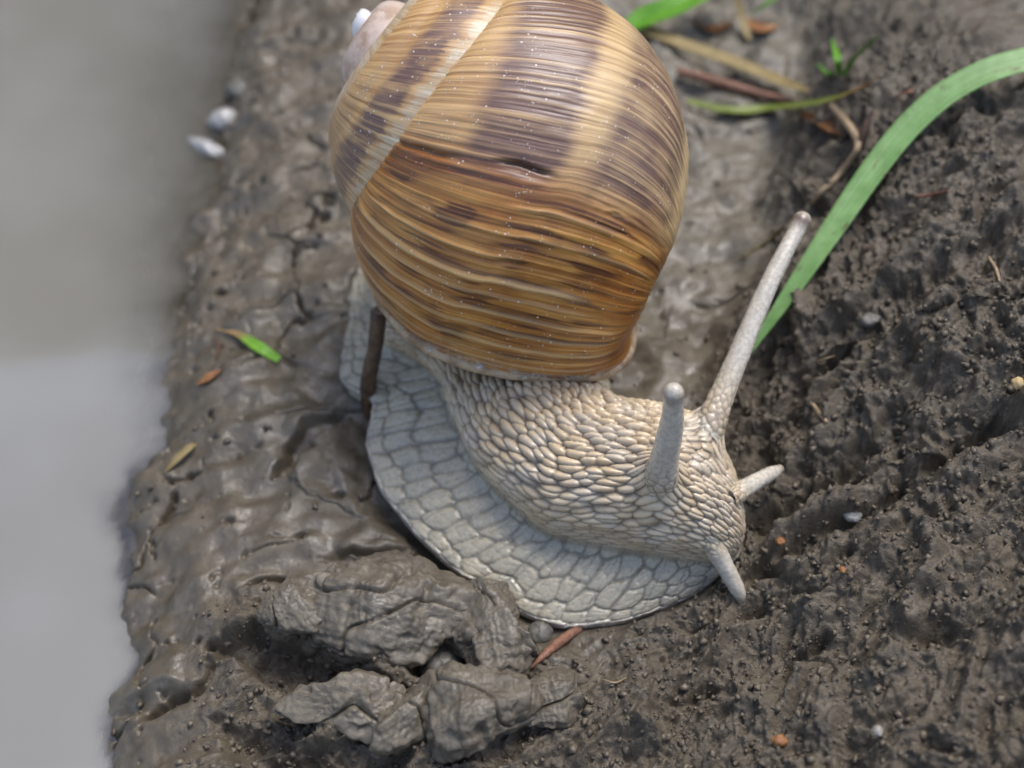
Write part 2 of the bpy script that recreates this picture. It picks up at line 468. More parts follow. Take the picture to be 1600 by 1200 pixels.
# ------------------------------------------------------------------ murky water
wx_ = np.concatenate([[-400, -200, -90, -40, -20, -12], np.arange(-8, -1.0, 0.06), [-.5, 0]])
wy_ = np.concatenate([[-400, -200, -90, -40, -20, -9], np.arange(-6, 13, 0.06), [15, 18, 22, 30, 45, 75]])
wxx, wyy = np.meshgrid(wx_, wy_, indexing='ij')
bz, bd, _ = base_height(wxx, wyy)
depth = np.clip(ZW - bz, 0, 9)
WPm = np.stack([wxx, wyy, np.full_like(wxx, ZW)], -1)
m = Mat('murky_water')
co = m.obj()
mk = m.attr('murk')
pale_mud = m.mix(m.ramp(m.noise(co, .35, 2), .35, .7), (0.195, 0.187, 0.160), (0.225, 0.220, 0.196))
dif = m.n('BsdfDiffuse'); m.put(dif.inputs['Color'], pale_mud)
tr = m.n('BsdfTransparent')
mx1 = m.n('MixShader'); m.put(mx1.inputs[0], mk); m.t.links.new(tr.outputs[0], mx1.inputs[1]); m.t.links.new(dif.outputs[0], mx1.inputs[2])
gl = m.n('BsdfGlossy'); gl.inputs['Roughness'].default_value = .04; gl.inputs['Color'].default_value = (1, 1, 1, 1)
bm = m.bump(m.noise(co, 1.1, 2, .4), .05, .05)
m.put(gl.inputs['Normal'], bm)
fr = m.n('Fresnel'); fr.inputs['IOR'].default_value = 1.75; m.put(fr.inputs['Normal'], bm)
mx2 = m.n('MixShader'); m.put(mx2.inputs[0], fr.outputs[0]); m.t.links.new(mx1.outputs[0], mx2.inputs[1]); m.t.links.new(gl.outputs[0], mx2.inputs[2])
m.t.links.new(mx2.outputs[0], m.t.nodes['Material Output'].inputs['Surface'])
link('water', make_mesh('water', WPm, grid_faces(len(wx_), len(wy_)), attrs=dict(murk=1 - np.exp(-depth / np.interp(wyy, [-3, 0, 3, 7], [.04, .06, .22, .40])))), m.m, kind='structure')

# the steep overgrown bank across the puddle: seen only as the tan half of the reflection
fy = np.linspace(0, 1, 60); fx = np.linspace(-420, 420, 120)
fxx, fyy = np.meshgrid(fx, fy, indexing='ij')
fz = -3 + 205 * sstep(0, 1, fyy) * (1 + 0.0 * fxx) + 5 * fbm(fxx * .03, fyy * 6, 4, seed=5) * fyy
FP = np.stack([fxx, 70 + 105 * fyy + 6 * fbm(fxx * .04, fyy * 5, 3, seed=9), fz], -1)
m = Mat('overgrown_bank')
co = m.obj()
c = m.mix(m.ramp(m.noise(co, .12, 5, .65), .35, .65), (0.045, 0.050, 0.022), (0.12, 0.105, 0.065))
OVER = m.set(Base_Color=c, Roughness=.9)
link('bank_slope', make_mesh('bank_slope', FP, grid_faces(120, 60)), OVER, kind='structure')

#--PART2--
# ------------------------------------------------------------------ the snail
snail = link('snail', None, None, label='large snail with brown banded shell and grey wrinkled body creeping over the mud', cat='snail')
snail.location = at_z(800, 760, 0.0)
bpy.context.view_layer.update()

# ---- shell: a spiral tube; g runs along the growth, psi round the tube (0 = outermost, negative towards the apex)
Q = dict(ex=1.3851, ey=0.14109, ez=-2.33421, R=0.87025, br=1.20721, ba=1.72746, Z=2.28269, kr=0.04004, ka=0.08255, tilt=0.0896, the=0.1197, sq=1.1183)
SHELL_AT = at_depth(608.75, 69.36, 12.220)

def rot3(a, b, c):
    ca, sa = math.cos(a), math.sin(a); cb, sb = math.cos(b), math.sin(b); cc, s_ = math.cos(c), math.sin(c)
    X = np.array([[1, 0, 0], [0, ca, -sa], [0, sa, ca]]); Y = np.array([[cb, 0, sb], [0, 1, 0], [-sb, 0, cb]]); Z = np.array([[cc, -s_, 0], [s_, cc, 0], [0, 0, 1]])
    return Z @ Y @ X

def shell_point(th, ps):
    fade = np.interp(th, [-30, -25, -21.5, -18, -15, -12.5, -10.5, -8.6], [.0, .03, .13, .26, .44, .66, .86, 1.0])
    w0 = np.exp(Q['kr'] * th); w = w0 * fade; wa = np.exp(Q['ka'] * th)
    c, s_ = np.cos(ps), np.sin(ps)
    c = np.sign(c) * np.abs(c) ** Q['sq']; s_ = np.sign(s_) * np.abs(s_) ** Q['sq']
    a, b = Q['br'] * c, Q['ba'] * s_
    ct, st = math.cos(Q['tilt']), math.sin(Q['tilt'])
    rr = Q['R'] * w + w * (a * ct - b * st); zz = Q['Z'] * wa - Q['ba'] * w0 * (1 - fade) - .10 * np.interp(th, [-22, -11], [1, 0]) + w * (a * st + b * ct)
    t = th + Q['the']
    L = np.stack([rr * np.cos(t), -rr * np.sin(t), -zz], -1)
    return L @ rot3(Q['ex'], Q['ey'], Q['ez']).T @ np.stack([RGT, UPV, -FWD], 1).T + SHELL_AT

def growth_offset(ps):
    o = -0.40 * ps + 0.10 * ps ** 2
    x0, x1 = 1.15, 2 * np.pi - 1.25
    v0 = -0.40 * x0 + 0.10 * x0 ** 2; v1 = -0.40 * -1.25 + 0.10 * 1.25 ** 2
    back = v0 + (v1 - v0) * sstep(x0, x1, ps)
    o = np.where(ps > x0, back, o)
    return o

G_END = -0.42
def flare(ps):
    return .025 + .13 * np.exp(-((ps - 1.30) / .42) ** 2)
gs = np.unique(np.concatenate([np.linspace(-25.2, -11, 240), np.linspace(-11, -6.6, 330), np.linspace(-6.6, -3.7, 60), np.linspace(-3.7, G_END, 540)]))
pcols = np.concatenate([np.linspace(-1.25, 1.35, 250), np.linspace(1.35, 2 * np.pi - 1.25, 60)[1:-1]])
gg, pp = np.meshgrid(gs, pcols, indexing='ij')
end_trim = 0.10 * sstep(-.1, -.9, pp) * sstep(-1.2, G_END, gg)
P = shell_point(gg + end_trim + growth_offset(pp), pp)
N = normals(P, True)
ctr = P.mean(1, keepdims=True)
N *= np.sign((N * (P - ctr)).sum(-1, keepdims=True))
young = sstep(-1.95, -1.60, gg)
gw = gg + 0.010 * noise2(gg * 4, pp * 2, 101) + 0.003 * noise2(gg * 9, pp * 8, 102)
st1 = noise2(gw * 27, pp * .55, 110); st2 = noise2(gw * 62, pp * .9, 111); st3 = noise2(gw * 120, pp * 1.6, 112)
rib = 1 - 2.4 * np.abs(noise2(gw * 17, pp * .8, 113))
stria = st1 + .75 * st2 + .45 * st3
disp = 0.0075 * st1 + 0.0065 * st2 + 0.0035 * st3 + 0.004 * rib * young
ridge = np.zeros_like(gg)
for g0, a, w, lo, hi in ((-1.195, .034, .020, -1.1, .75), (-1.10, .018, .012, -1.1, .9), (-1.34, .02, .014, -1.1, .2), (-1.47, .014, .012, -.9, 1.2), (-.98, .022, .016, -1.0, 1.2),
                         (-.86, .018, .014, -1, 1.2), (-.74, .024, .018, -1, 1.3), (-.64, .018, .016, -1, 1.3), (-.57, .02, .013, -1, 1.3), (-1.62, .012, .014, -.3, 1.2), (-2.25, .008, .012, -.4, 1.1), (-2.02, .009, .012, -1, .3)):
    k = np.exp(-((gw - g0 - .012 * noise2(pp * 3, gg * 0, 120)) / w) ** 2) * sstep(lo, lo + .25, pp) * sstep(hi, hi - .35, pp)
    disp = disp + a * k; ridge = np.maximum(ridge, k * min(1, a / .03))
# the healed break: a torn step with a raised flap and a hollow
scar_g = -1.80 + .04 * noise2(pp * 4.5, pp * 0, 130) + .10 * np.maximum(0, pp + .1)
on = sstep(-1.08, -.98, pp) * sstep(-.50, -.72, pp + .1 * noise2(gg * 12, pp * 3, 136))
sd_ = gw - scar_g
disp = disp + on * (-0.035 * np.exp(-(sd_ / .020) ** 2) + 0.008 * np.exp(-((sd_ - .045) / .03) ** 2) + .012 * noise2(gg * 30, pp * 9, 134) * np.exp(-((sd_ - .03) / .05) ** 2))
dent = np.exp(-((gw + 1.845) / .022) ** 2 - ((pp + .30) / .16) ** 2)
arc_g = -1.845 + .06 * np.abs(pp + .30) ** 1.3 * 3
dent = np.exp(-((gw - arc_g) / .014) ** 2 - ((pp + .26) / .15) ** 4)
disp = disp - .055 * dent - .03 * np.exp(-((gw - arc_g - .03) / .03) ** 2 - ((pp + .28) / .16) ** 2)
d2 = np.exp(-((gw + 1.72) / .03) ** 2 - ((pp - .42) / .09) ** 2) * (0.5 + noise2(gg * 40, pp * 14, 133))
disp = disp - .03 * d2
disp = disp + .02 * fbm(gg * 1.5, pp * 2.2, 2, seed=140) * sstep(-9, -6, gg) + .006 * fbm(gg * 9, pp * 5, 2, seed=141)
seam = np.interp(gg, [-30, -8, -3, 0], [-.95, -1.0, -1.08, -1.12])
disp = disp - .05 * np.exp(-((pp - seam) / .07) ** 2)
disp = disp * sstep(-10.5, -8.5, gg) * (0.35 + .65 * sstep(-7.5, -3.5, gg))
disp = disp + .085 * np.exp(-((pp - 1.0) / .38) ** 2 - ((gg + .95) / .45) ** 2)
disp = disp + flare(pp) * sstep(-.95, G_END, gg) ** 1.5
P = P + N * disp[..., None]
# pigment
gap_c = np.interp(gg, [-30, -8, -3, -2.4, -1.95, -1.0, 0], [-.58, -.555, -.30, -.17, 0.0, .04, .05])
b = pp - gap_c + .05 * noise2(gg * 10, pp * 2, 150) + .05 * st2 + .03 * st3
band1 = sstep(-.70, -.52, b) * sstep(-.03, -.17, b)
band2 = sstep(.03, .22, b) * sstep(.95, .80, b)
blotch = fbm(gw * 7, pp * 3.2, 3, .6, seed=155)
bandv = band1 * (1.2 + .4 * blotch) + band2 * (.85 + .5 * blotch)
spl = sstep(.0, .30, .75 * noise2(gw * 20, pp * 1.5, 158) + .5 * noise2(gw * 6, pp * 3.0, 159) + .35 * st1)
b3 = sstep(-.70, -.55, pp) * sstep(-.28, -.4, pp) + sstep(-.20, -.05, pp) * sstep(.18, .05, pp) * .8 + sstep(.35, .5, pp) * sstep(1.3, 1.0, pp) * .6 + sstep(-.98, -.9, pp) * sstep(-.74, -.82, pp) * .5
bandv = bandv * (1 - young) + young * np.clip((.45 + b3) * 1.8 * spl + .35 * sstep(.1, .5, blotch), 0, 1)
bandv = np.where(gg < -6.2, sstep(-.40, -.30, b) * sstep(-.07, -.13, b) * (0.85 + .9 * blotch) * sstep(-10.6, -9.6, gg), bandv)
bandv = np.clip(bandv, 0, 1)
stain = np.clip(on * np.exp(-((sd_ - .07) / .10) ** 2) * sstep(.1, -.45, pp) * 1.2 + .6 * np.exp(-((gw + 1.78) / .05) ** 2 - ((pp + .3) / .25) ** 2) + .55 * np.exp(-((gw + 1.70) / .05) ** 2 - ((pp + .05) / .3) ** 2)
                + .5 * sstep(.75, 1.15, pp) * young, 0, 1)
palestripe = np.where(gg < -6.2, sstep(-.07, -.03, b + .03 * st1) * np.clip(.70 + .9 * blotch + .3 * st2, 0, 1), 0.0)
apex = sstep(-10.2, -11.2, gg); tip = sstep(-15.5, -17.5, gg)
pale = np.clip(sstep(-1.55, -2.4, gg) * sstep(-.7, .1, pp) + .25 * sstep(-2.0, -2.8, gg), 0, 1) * (gg > -6)
crust = sstep(G_END - .13, G_END - .03, gg) * (pp > -1.2)
inside = np.zeros_like(gg)
# the tube turns in at the mouth and runs back inside
e_th = (G_END + .10 * sstep(-.1, -.9, pcols) + growth_offset(pcols))
rows = []
Ne = N[-1]
for dth, off in ((.012, -.006), (.018, -.022), (.012, -.045), (-.01, -.062), (-.08, -.075), (-.25, -.085), (-.55, -.09), (-.9, -.09)):
    rows.append(shell_point(e_th + dth, pcols) + Ne * (off + flare(pcols) * max(0, 1 + 1.5 * min(dth, 0)))[:, None])
R_ = np.stack(rows)
k = len(rows)
P = np.concatenate([P, R_]); ext = lambda a, v: np.concatenate([a, np.full((k, a.shape[1]), v)])
att = dict(slit=ext(np.clip(dent + .7 * on * np.exp(-((sd_ + .004) / .012) ** 2), 0, 1), 0), growth=np.concatenate([gw, np.repeat(gs[-1] + np.arange(1, k + 1)[:, None] * .02, P.shape[1], 1)]), around=np.concatenate([pp, np.repeat(pcols[None], k, 0)]), stria=ext(stria, 0), band=ext(bandv, 0), young=ext(young, 1),
           stain=ext(stain, 0), stripe=ext(palestripe, 0), apex=ext(apex, 0), tip=ext(tip, 0), pale=ext(pale, 0), ridge=ext(ridge, 0), crust=ext(crust, 1), inside=np.concatenate([inside, np.repeat(np.linspace(.4, 1, k)[:, None], P.shape[1], 1)]))
n_, m_ = P.shape[:2]
V = P.reshape(-1, 3)
V = np.concatenate([V, P[0].mean(0)[None]]); ap = len(V) - 1
tr_ = [(ap, j, (j + 1) % m_) for j in range(m_)]
att = {a: np.append(v.ravel(), v.ravel()[0]) for a, v in att.items()}
fc = grid_faces(n_, m_, True)
# outward facing
f0 = fc[(n_ // 2) * m_ + 10]
nn = np.cross(V[f0[1]] - V[f0[0]], V[f0[2]] - V[f0[0]])
if nn @ (V[f0[0]] - P[n_ // 2].mean(0)) < 0:
    fc = fc[:, ::-1]; tr_ = [t[::-1] for t in tr_]
m = Mat('snail_shell')
co = m.obj()
A = m.attr
sv = m.comb(m.math('MULTIPLY', A('growth'), 85.0), m.math('MULTIPLY', A('around'), 1.3), 0.0)
fs = m.noise(sv, 1.0, 4, .72)
lines = m.math('ADD', A('stria'), m.math('MULTIPLY', m.math('SUBTRACT', fs, .5), 1.3))
zone = m.noise(m.comb(m.math('MULTIPLY', A('growth'), 3.0), m.math('MULTIPLY', A('around'), 2.0), 0.0), 1.0, 3, .55)
gold = m.mix(m.ramp(lines, -.8, .7), m.mix(m.ramp(zone, .35, .65), (0.230, 0.072, 0.011), (0.330, 0.130, 0.022)), m.mix(m.ramp(zone, .35, .65), (0.470, 0.195, 0.034), (0.600, 0.310, 0.075)))
creamy = m.mix(m.ramp(lines, -.9, .6), (0.36, 0.225, 0.105), (0.68, 0.50, 0.265))
basec = m.mix(.55, gold, creamy)
basec = m.mix(A('young'), basec, gold)
basec = m.mix(A('pale'), basec, creamy)
darkc = m.mix(A('young'), m.mix(m.ramp(fs, .3, .7), (0.098, 0.050, 0.040), (0.205, 0.124, 0.092)), m.mix(m.ramp(fs, .3, .7), (0.066, 0.019, 0.006), (0.150, 0.050, 0.012)))
bf = m.math('MULTIPLY', A('band'), m.ramp(lines, -.2, .9, 1.0, .30), clamp=True)
colr = m.mix(bf, basec, darkc)
colr = m.mix(m.math('MULTIPLY', A('stain'), m.ramp(fs, .3, .62, .55, 1.0)), colr, m.mix(m.ramp(fs, .35, .65), (0.055, 0.016, 0.006), (0.30, 0.095, 0.015)))
colr = m.mix(m.math('MULTIPLY', A('slit'), .85), colr, (0.035, 0.014, 0.007))
colr = m.mix(m.math('MULTIPLY', A('ridge'), .6), colr, (0.66, 0.46, 0.20))
colr = m.mix(m.math('MULTIPLY', A('stripe'), .9), colr, m.mix(m.ramp(fs, .35, .65), (0.42, 0.33, 0.20), (0.68, 0.60, 0.45)))
colr = m.mix(m.ramp(m.noise(sv, 1.7, 3, .7), .62, .74, 0, .5), colr, (0.085, 0.042, 0.02))
colr = m.mix(A('apex'), colr, m.mix(m.ramp(m.noise(co, 6, 3), .35, .65), (0.40, 0.27, 0.19), (0.60, 0.48, 0.40)))
colr = m.mix(A('tip'), colr, (0.74, 0.72, 0.70))
v1 = m.voro(co, 11.0); v2 = m.voro(co, 26.0)
dust_zone = m.ramp(m.noise(co, 1.3, 3, .6), .38, .58)
dots = m.math('MAXIMUM', m.ramp(v1, .09, .13, 1, 0), m.math('MULTIPLY', m.ramp(v2, .16, .24, 1, 0), m.ramp(m.noise(co, 4.0, 2), .5, .66)))
colr = m.mix(m.math('MULTIPLY', m.math('MULTIPLY', dots, dust_zone), .75), colr, (0.72, 0.68, 0.60))
cr = m.math('MULTIPLY', A('crust'), m.ramp(m.noise(co, 9, 5, .7), .43, .54))
colr = m.mix(cr, colr, m.mix(m.ramp(m.noise(co, 30, 3, .7), .4, .62), (0.20, 0.15, 0.11), (0.66, 0.60, 0.52)))
colr = m.mix(A('inside'), colr, (0.42, 0.33, 0.24))
SHELL = m.set(Base_Color=colr, Roughness=m.ramp(fs, .3, .7, .28, .44), Specular_IOR_Level=.5,
              Normal=m.bump(m.math('ADD', fs, m.math('MULTIPLY', dots, .4)), .35, .012), Coat_Weight=.2, Coat_Roughness=.25)
shell = link('shell', make_mesh('shell', V, fc, tr_, attrs=att), SHELL, snail)
lp = np.linspace(-1.2, 2.3, 40)
lth = G_END + .10 * sstep(-.1, -.9, lp) + growth_offset(lp)
LIP = shell_point(lth + .012, lp)
lip_n, lip_m = 260, 14
_ln = shell_point(lth, lp + .01) - shell_point(lth, lp - .01); _lg = shell_point(lth + .01, lp) - shell_point(lth - .01, lp)
_ln = np.cross(_ln, _lg); _ln /= np.linalg.norm(_ln, axis=1, keepdims=True); _ln *= np.sign((_ln * (LIP - shell_point(np.full(40, G_END), np.linspace(0, 2 * np.pi, 40)).mean(0))).sum(-1, keepdims=True))
LIP = LIP + _ln * flare(lp)[:, None]
lpath = crom(LIP, lip_n)
ltg = np.gradient(lpath, axis=0); ltg /= np.linalg.norm(ltg, axis=1, keepdims=True)
lout = crom(shell_point(lth, lp) - shell_point(lth, lp).mean(0), lip_n); lout -= ltg * (lout * ltg).sum(-1, keepdims=True); lout /= np.linalg.norm(lout, axis=1, keepdims=True)
lbi = np.cross(ltg, lout)
lph = np.linspace(0, 2 * np.pi, lip_m, endpoint=False)
lt, lq = np.meshgrid(np.linspace(0, 1, lip_n), lph, indexing='ij')
lr = (.066 + .012 * noise2(lt * 30, np.cos(lq), 160) + .008 * noise2(lt * 90, np.sin(lq) * 2, 161)) * np.clip(np.minimum(lt, 1 - lt) * 14, .1, 1)
LV = lpath[:, None] + lr[..., None] * (np.cos(lq)[..., None] * lout[:, None] * .8 + np.sin(lq)[..., None] * lbi[:, None]) + lout[:, None] * .006
m = Mat('shell_lip'); co = m.obj()
lc = m.mix(m.ramp(m.noise(co, 5, 4, .6), .35, .65), (0.26, 0.165, 0.085), (0.50, 0.38, 0.24))
lc = m.mix(m.ramp(m.noise(co, 9, 5, .7), .56, .64), lc, m.mix(m.ramp(m.noise(co, 34, 3, .7), .4, .62), (0.16, 0.12, 0.09), (0.68, 0.63, 0.56)))
link('lip', make_mesh('lip', LV.reshape(-1, 3), grid_faces(lip_n, lip_m, True)), m.set(Base_Color=lc, Roughness=.55, Normal=m.bump(m.noise(co, 30, 4, .7), .5, .02)), shell)

#--PART3--
# ---- body: a net of cross-sections from tail to head, each a closed loop of foot, skirt, neck
# (edge px, z), (groove px, z), far direction (world angle), neck width, top height
ST = [((585, 395), .05, (590, 392), .08, 5, .25, .20),
      ((556, 440), .07, (585, 440), .25, 5, 0.9, .55),
      ((541, 530), .09, (590, 525), .34, 8, 1.4, .80),
      ((534, 592), .10, (650, 568), .40, 14, 1.65, 0.95),
      ((574, 640), .14, (688, 606), .42, 22, 1.68, 1.00),
      ((573, 700), .10, (708, 664), .42, 30, 1.64, 1.08),
      ((605, 780), .08, (738, 730), .42, 40, 1.60, 1.20),
      ((672, 858), .07, (792, 790), .42, 50, 1.57, 1.32),
      ((760, 922), .08, (850, 836), .43, 58, 1.58, 1.40),
      ((850, 974), .05, (925, 856), .42, 66, 1.52, 1.48),
      ((940, 976), .04, (995, 868), .42, 74, 1.50, 1.44),
      ((1020, 957), .04, (1050, 876), .42, 80, 1.44, 1.38),
      ((1076, 934), .04, (1094, 880), .42, 84, 1.36, 1.26),
      ((1108, 914), .05, (1128, 878), .42, 88, 1.18, 1.10),
      ((1128, 896), .08, (1150, 866), .42, 90, 0.88, .90),
      ((1138, 884), .12, (1160, 848), .42, 90, 0.42, .66)]
loops = []
for i, (e, ez, g, gz, ang, wid, top) in enumerate(ST):
    E = at_z(*e, ez); Gn = at_z(*g, gz)
    fd = np.array([math.cos(math.radians(ang)), math.sin(math.radians(ang)), 0])
    Gf = Gn + fd * wid
    mid = (Gn + Gf) / 2; hw = wid / 2
    skirt_w = np.linalg.norm((E - Gn)[:2])
    Ef = Gf + fd * min(.35, skirt_w * .5); Ef[2] = .05
    pts = []
    zz = lambda p, z: np.array([p[0], p[1], z])
    pts.append(zz((E + Ef) / 2, -.06))
    pts.append(zz(E * .8 + Gn * .2, -.05))
    pts.append(zz(E * .97 + Gn * .03, ez - .075))
    pts.append(E)
    pts.append(zz(E * .90 + Gn * .10, ez + .05))
    q = E * .5 + Gn * .5; pts.append(zz(q, ez * .5 + gz * .5 + .0))
    pts.append(Gn - np.array([0, 0, .03]))
    for a in (24, 55, 90, 125, 156):
        c, s_ = math.cos(math.radians(a)), math.sin(math.radians(a))
        pts.append(mid - fd * hw * 1.06 * np.sign(c) * abs(c) ** .9 + np.array([0, 0, (top - gz) * s_ ** .9]))
    pts.append(Gf); pts.append(Gf * .5 + Ef * .5 + np.array([0, 0, .02])); pts.append(Ef); pts.append(zz(Ef, -.05))
    loops.append(np.array(pts))
net = np.array(loops)                                          # (stations, loop points, 3)
NS = 560
net = crom(net, NS)
K = net.shape[1]
cnt = [6, 6, 8, 10, 34, 40, 40, 52, 52, 46, 34, 14, 8, 6, 5, 6]
cols, seg = [], []
for j in range(K):
    p0, p1, p2, p3 = (net[:, (j + o) % K] for o in (-1, 0, 1, 2))
    for t in np.arange(cnt[j]) / cnt[j]:
        cols.append(0.5 * (2 * p1 + (p2 - p0) * t + (2 * p0 - 5 * p1 + 4 * p2 - p3) * t * t + (3 * p1 - p0 - 3 * p2 + p3) * t ** 3))
        seg.append(j + t)
B = np.stack(cols, 1); seg = np.array(seg)
# even out the stations along the body
ln = np.linalg.norm(np.diff(B[:, (seg > 7) & (seg < 9.5)], axis=0), axis=-1).mean(1)
S = np.concatenate([[0], np.cumsum(ln)])
Tl = np.concatenate([np.zeros((NS, 1)), np.cumsum(np.linalg.norm(np.diff(B, axis=1), axis=-1), 1)], 1)
jg = int(np.argmin(np.abs(seg - 6))); je = int(np.argmin(np.abs(seg - 3))); jt = int(np.argmin(np.abs(seg - 9)))
Tn = Tl - Tl[:, jt:jt + 1]                                     # arc from the crest of the neck
N = normals(B, True)
cN = B.mean(1, keepdims=True)
if np.median((N * (B - cN)).sum(-1)) < 0:
    N = -N
S2 = np.repeat(S[:, None], B.shape[1], 1)
s01 = S2 / S[-1]
segm = np.repeat(seg[None], NS, 0)
neck = sstep(6.0, 6.35, segm) * sstep(12.2, 11.8, segm)
skirt = sstep(3.05, 3.5, segm) * sstep(6.1, 5.7, segm)
# tubercles: rows of long pebbles, smaller towards the face
size = np.interp(s01, [0, .40, .55, .70, .85, 1], [.62, .64, .72, .68, .52, .40])
Sw = np.concatenate([[0], np.cumsum(np.diff(S) / size[1:, 0])])[:, None] + 0 * S2
la, wa_ = 0.30, 0.112
q1 = Sw / la + .35 * noise2(Sw * 2.2, Tn * 2.2, 201) + Tn / size * .6
q2 = Tn / size / wa_ + .35 * noise2(Sw * 2.0, Tn * 2.6, 202)
f1, f2, cid = worley(q1, q2, .78, seed=205)
e = f2 - f1
tub = sstep(-.03, .24, e)
tub2 = np.clip(1 - (f1 / .66) ** 2, 0, 1)
amp = np.interp(s01[:, 0], [0, .4, .6, .8, .95, 1], [.026, .045, .050, .042, .028, .018])[:, None] * np.interp(segm, [6.0, 6.6, 7.6, 12], [.12, .5, 1, 1])
d = neck * amp * (tub * .35 + tub2 * .95 + .25 * (cid - .5)) - neck * amp * .5
# skirt: plates between furrows that run out to the edge
tk = np.clip((segm - 3.0) / 3.0, 0, 1)
ln2 = np.linalg.norm(np.diff(B[:, (seg > 3.4) & (seg < 4.6)], axis=0), axis=-1).mean(1)
Sk = np.repeat(np.concatenate([[0], np.cumsum(ln2)])[:, None], B.shape[1], 1)
cell = 3.1
wob = .18 * noise2(Sk * 3.2, tk * 3, 211)
h1, h2, hid = worley(tk * 3.9 + wob + .2 + .3 * noise2(Sk * 4, tk * 1.5, 212), Sk / .235 + wob * 1.6, .42, seed=213, br=.55)
plate = .55 * sstep(-.02, .22, h2 - h1) + .45 * np.clip(1.15 - (h1 / .62) ** 2, 0, 1)
k1, k2, kid = worley(tk * 10.5 + wob * 2, Sk / .085 + wob * 2, .75, seed=215)
fine_p = sstep(0, .3, k2 - k1)
fur = np.abs(((Sk / .30 + .45 * noise2(Sk * 2.1, tk * 1.4, 217)) % 1) - .5) * 2       # 1 at a furrow
furrow = .45 * sstep(.80, .98, fur) * sstep(.15, .5, tk + .2)
d = d + skirt * (.034 * plate + .006 * fine_p - .018 * furrow - .012 - .008 + .02 * noise2(Sk * 3, tk * 2, 219))
edge = np.exp(-((segm - 3.1) / .45) ** 2)
d = d + edge * (.02 * noise2(S2 * 5, S2 * 0, 221) + .02 * noise2(S2 * 1.7, S2 * 0, 222)) - edge * .03 * furrow
d = d * sstep(0, .04, s01)
# lift and ripple of the foot rim
B = B + N * d[..., None]
rim_w = np.interp(segm, [1.5, 2.5, 3.2, 4.6], [0, 1, 1, 0]) * (s01 > .05) * (s01 < .97)
out_ = B[:, je:je + 1, :2] - B[:, jg:jg + 1, :2]; out_ /= np.linalg.norm(out_, axis=-1, keepdims=True)
wav = .035 * noise2(Sk * 2.3, Sk * 0, 226) + .022 * noise2(Sk * 5.5, Sk * 0, 227) + .012 * noise2(Sk * 12, Sk * 0, 228)
B[..., :2] += (rim_w * wav)[..., None] * out_
B[..., 2] += rim_w * (.09 * np.maximum(0, noise2(Sk * 1.5 + 3, Sk * 0, 225)) + .03 * np.maximum(0, noise2(Sk * 4.5, Sk * 0, 229)))
# the notch where the twig presses into the rim
tw = at_z(578, 628, .05)
dn = np.hypot(B[..., 0] - tw[0] - .02, B[..., 1] - tw[1])
push = np.exp(-(dn / .17) ** 2) * (segm > 1) * (segm < 5.6)
B[..., 0] += push * .17; B[..., 1] += push * .02
# cones where the stalks leave the head
def seen_skin(px):
    rel = B.reshape(-1, 3) - CAM; dz_ = rel @ FWD
    qx_ = 800 + FPX * (rel @ RGT) / dz_; qy_ = 600 - FPX * (rel @ UPV) / dz_
    hit_ = np.hypot(qx_ - px[0], qy_ - px[1]) < 9
    return B.reshape(-1, 3)[np.where(hit_, dz_, 1e9).argmin()].copy()
EYE = [  # root, root z, tip, tip z, radii root / mid / tip, knob
    ((1108, 668), .98, (1259, 333), 2.25, (.215, .110, .082), .100),
    ((1022, 748), 1.10, (1053, 603), 2.75, (.215, .116, .080), .090)]
FEEL = [((1148, 757), .62, (1222, 731), .72, (.15, .072, .048), .050), ((1098, 858), .48, (1163, 943), .20, (.16, .076, .052), .054)]
roots = []
for k_, (pr, zr_, pt, zt_, rd_, kn_) in enumerate(EYE + FEEL):
    c_ = seen_skin(pr); ax_ = at_z(*pt, zt_) - c_; ax_ /= np.linalg.norm(ax_)
    roots.append(c_)
    rc, hc = (rd_[1] * 1.55, .34) if k_ < 2 else (rd_[1] * 1.5, 0.0)
    v_ = B - c_; al_ = v_ @ ax_
    rad_ = np.sqrt(np.maximum((v_ ** 2).sum(-1) - al_ ** 2, 0))
    w_ = np.exp(-(rad_ / rc) ** 2) * (np.abs(al_) < .4) * (segm > 6) * (segm < 12.5)
    B = B + w_[..., None] * ax_ * hc - (w_ * (1 - np.exp(-(rad_ / rc) ** 2)))[..., None] * 0
VV, FF, TR = [B.reshape(-1, 3)], [grid_faces(NS, B.shape[1], True)], []
tub_c = 1 - (1 - np.clip(.45 * tub + .75 * tub2 ** .6, 0, 1)) * np.interp(segm, [6.0, 6.8, 7.8], [.35, .7, 1.0])
AT = {'tub': [(neck * tub_c).ravel()], 'neck': [neck.ravel()], 'skirt': [skirt.ravel()], 'plate': [(plate * (.60 + .40 * fine_p) * (1 - furrow)).ravel()], 'rim': [(edge * (segm > 1.5) * (segm < 4)).ravel()],
      'along': [s01.ravel()], 'tone': [np.where(neck > .5, cid, hid).ravel()], 'stalk': [np.zeros(B[..., 0].size)], 'eye': [np.zeros(B[..., 0].size)]}
base = VV[0].shape[0]
for q in (0, NS - 1):
    VV.append(B[q].mean(0)[None]); ci = base; base += 1
    m_ = B.shape[1]
    for j in range(m_):
        a_, b_ = q * m_ + j, q * m_ + (j + 1) % m_
        TR.append((ci, a_, b_) if q == 0 else (ci, b_, a_))
    for kk in AT:
        AT[kk].append(np.zeros(1))
